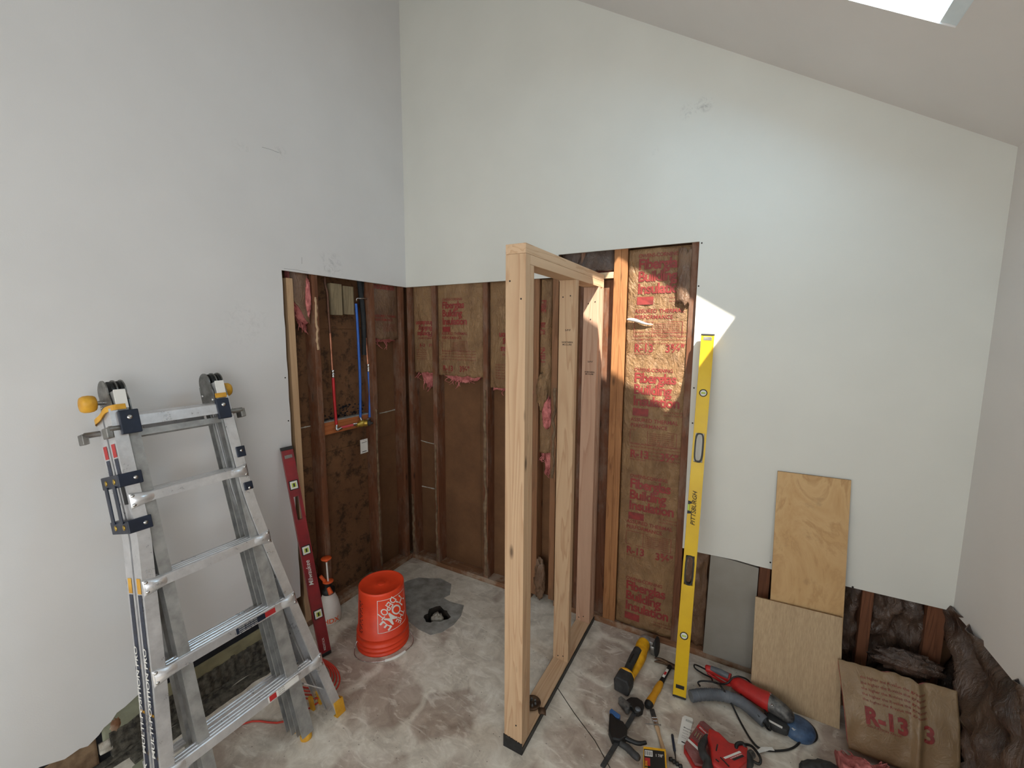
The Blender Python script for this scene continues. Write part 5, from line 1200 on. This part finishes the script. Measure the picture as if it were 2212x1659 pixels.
mb = MB(); A_, B_ = bp(1660,1556,.042), bp(1690,1572,.042); dd_ = (B_-A_).normalized(); mb.obox((A_+B_)/2, dd_, dd_.cross(UPV), UPV, .028, .005, .0012); mb.build('label', MAT['white'], sg_)
mb = MB(); put_text(mb, 'BOSCH', .018, lambda a_, c_: bp(1714,1578,.0425)+V((.8,.6,0))*a_+V((-.6,.8,0))*c_, .01); mb.build('lettering', MAT['white'], sg_)
mb = MB(); hs = bez([bp(1492,1504,.03), bp(1520,1500,.034), bp(1560,1502,.034), bp(1600,1516,.034), bp(1636,1545,.034), bp(1652,1560,.030)], 22)
rr = [.0265+.0022*math.sin(i*2.6) if i < 62 else .027 for i in range(len(hs))]; mb.tube(hs, rr, 18); mb.build('dust_hose', MAT['hose'], sg_)
mb = MB(); mb.tube(bez([bp(1524,1446,.06), bp(1508,1438,.05), bp(1500,1436,.03), bp(1502,1444,.012), bp(1520,1456,.01), bp(1536,1464,.02), bp(1542,1474,.03), bp(1568,1477,.06), bp(1584,1464,.09), bp(1600,1462,.10), bp(1622,1476,.07), bp(1650,1530,.05), bp(1660,1560,.045), bp(1664,1577,.02), bp(1654,1570,.012), bp(1640,1548,.05), bp(1600,1500,.05)], 7), .0042, 8); mb.build('power_cord', MAT['black'], sg_)
mb = MB(); mb.tube(bez([bp(1512,1482,.02), bp(1508,1474,.02), bp(1520,1471,.03), bp(1548,1475,.05), bp(1560,1486,.072), bp(1576,1512,.03), bp(1600,1560,.006), bp(1624,1600,.006), bp(1645,1618,.006), bp(1680,1622,.006), bp(1712,1616,.006), bp(1732,1598,.006), bp(1740,1580,.008)], 7), .0044, 8); mb.build('power_cord', MAT['black'], sg_)
mb = MB(); A_, B_ = bp(1634,1622,.008), bp(1668,1618,.012); mb.add([A_, A_+(B_-A_)*.3+V((0,.014,.004)), B_+V((0,.010,0)), B_+V((.01,-.004,0)), B_-V((0.01,.012,0)), A_+V((.006,-.010,0))], [(0,5,4,3,2,1)])
mb.build('cord_tag', MAT['white'], sg_)

# orange-red extension cord loops behind the ladder feet
mb = MB(); pts = []
for k in range(4):
    cx, cy, rx, ry = .32+.02*k, -1.185-.010*k, .16+.012*k, .085+.01*k
    pts += [V((cx+rx*math.cos(t_), cy+ry*math.sin(t_), .008+.007*k)) for t_ in [i*math.pi/6 for i in range(12)]]
pts += [V((.55,-1.22,.006)), V((.50,-1.42,.006)), V((.36,-1.50,.006)), V((.30,-1.60,.006))]
mb.tube(bez(pts, 4), .0042, 7); tag(mb.build('extension_cord', MAT['cord_red'], loc=(.3,-1.13,0)), 'orange-red extension cord coiled on the floor behind the ladder feet', 'cord')
# green-white packet bottom left
a, b = fl(300, 1660, .004), fl(330, 1640, .004)
mb = MB(); mb.prism([fl(*p, .002) for p in ((286,1662),(322,1634),(331,1640),(330,1662),(300,1690))], (0,0,.012)); tag(mb.build('packet', MAT['greenboard'], loc=a), 'pale green packet at the lower left behind the ladder rail', 'packet')
# screws along the cut drywall edges
k_ = 0
for u, v, ax, val, lab in ((1516,525,1,-D,'topmost dark screw in the wall beside the tall opening'), (1509,618,1,-D,'dark screw level with the top of the sun patch'),
    (1499,838,1,-D,'dark screw beside the yellow level, upper round vial'), (1496,914,1,-D,'dark screw a hand below the upper vial, beside the tall opening'),
    (616,816,0,D,'upper dark screw left of the left wall opening'), (623,909,0,D,'lower dark screw left of the left wall opening'), (1664,1215,1,-D,'dark screw just left of the tall plywood'), (1842,1268,1,-D,'dark screw in the wall right of the tall plywood')):
    q = hit(u, v, ax, val); mb = MB(); mb.lathe([(.0042,-.001),(.0042,.0008),(.0015,.0008),(0,-.0002)], q, (0,-1,0) if ax == 1 else (1,0,0), 12)
    tag(mb.build('drywall_screw', MAT['ink'], loc=q), lab, 'screw')
# pencil line and scratch marks on the left wall
def scr(lab, pts, ax, val, r=.0006):
    mb = MB(); mb.tube([hit(u, v, ax, val) for u, v in pts], r, 5); tag(mb.build('wall_mark', MAT['ink'], loc=hit(*pts[0], ax, val)), lab, 'mark')
scr('short upright pencil tick above the left wall opening', ((652,556),(652,570)), 0, D)
scr('thin slanting scratch high on the left wall', ((566,318),(585,323),(602,330)), 0, D, .0006)
scr('pencil line along the top of the left wall opening', ((613,580),(640,583),(665,588)), 0, D)

mb = MB(); mb.tube([fl(1203,1484,.0002), fl(1240,1540,.0002), fl(1285,1600,.0002), fl(1318,1659,.0002)], .0018, 5)
tag(mb.build('floor_joint', MAT['dirt'], loc=fl(1240,1540,0)), 'thin dark control joint crossing the floor right of the frame foot', 'joint')

for lab, pts, ax, val in (('pale torn paper line, upper one, across the sheathing beside the room corner', ((908,951),(925,956),(944,960)), 1, .089), ('pale torn paper line, lower one, across the sheathing beside the room corner', ((908,1049),(916,1051),(944,1057)), 1, .089),
    ('pale caulk seam across the sheathing right of the blue pipes', ((820,893),(838,889),(856,884)), 0, -.089), ('pale caulk seam across the sheathing left of the valve', ((648,925),(662,922),(676,919)), 0, -.089)):
    P_ = [hit(u, v, ax, val) for u, v in pts]; mb = MB(); mb.tube(bez(P_, 6), [.0035 if (i % 5) else .006 for i in range(13)], 6)
    tag(mb.build('torn_strip', MAT['gyp'], loc=P_[0]), lab, 'torn strip')
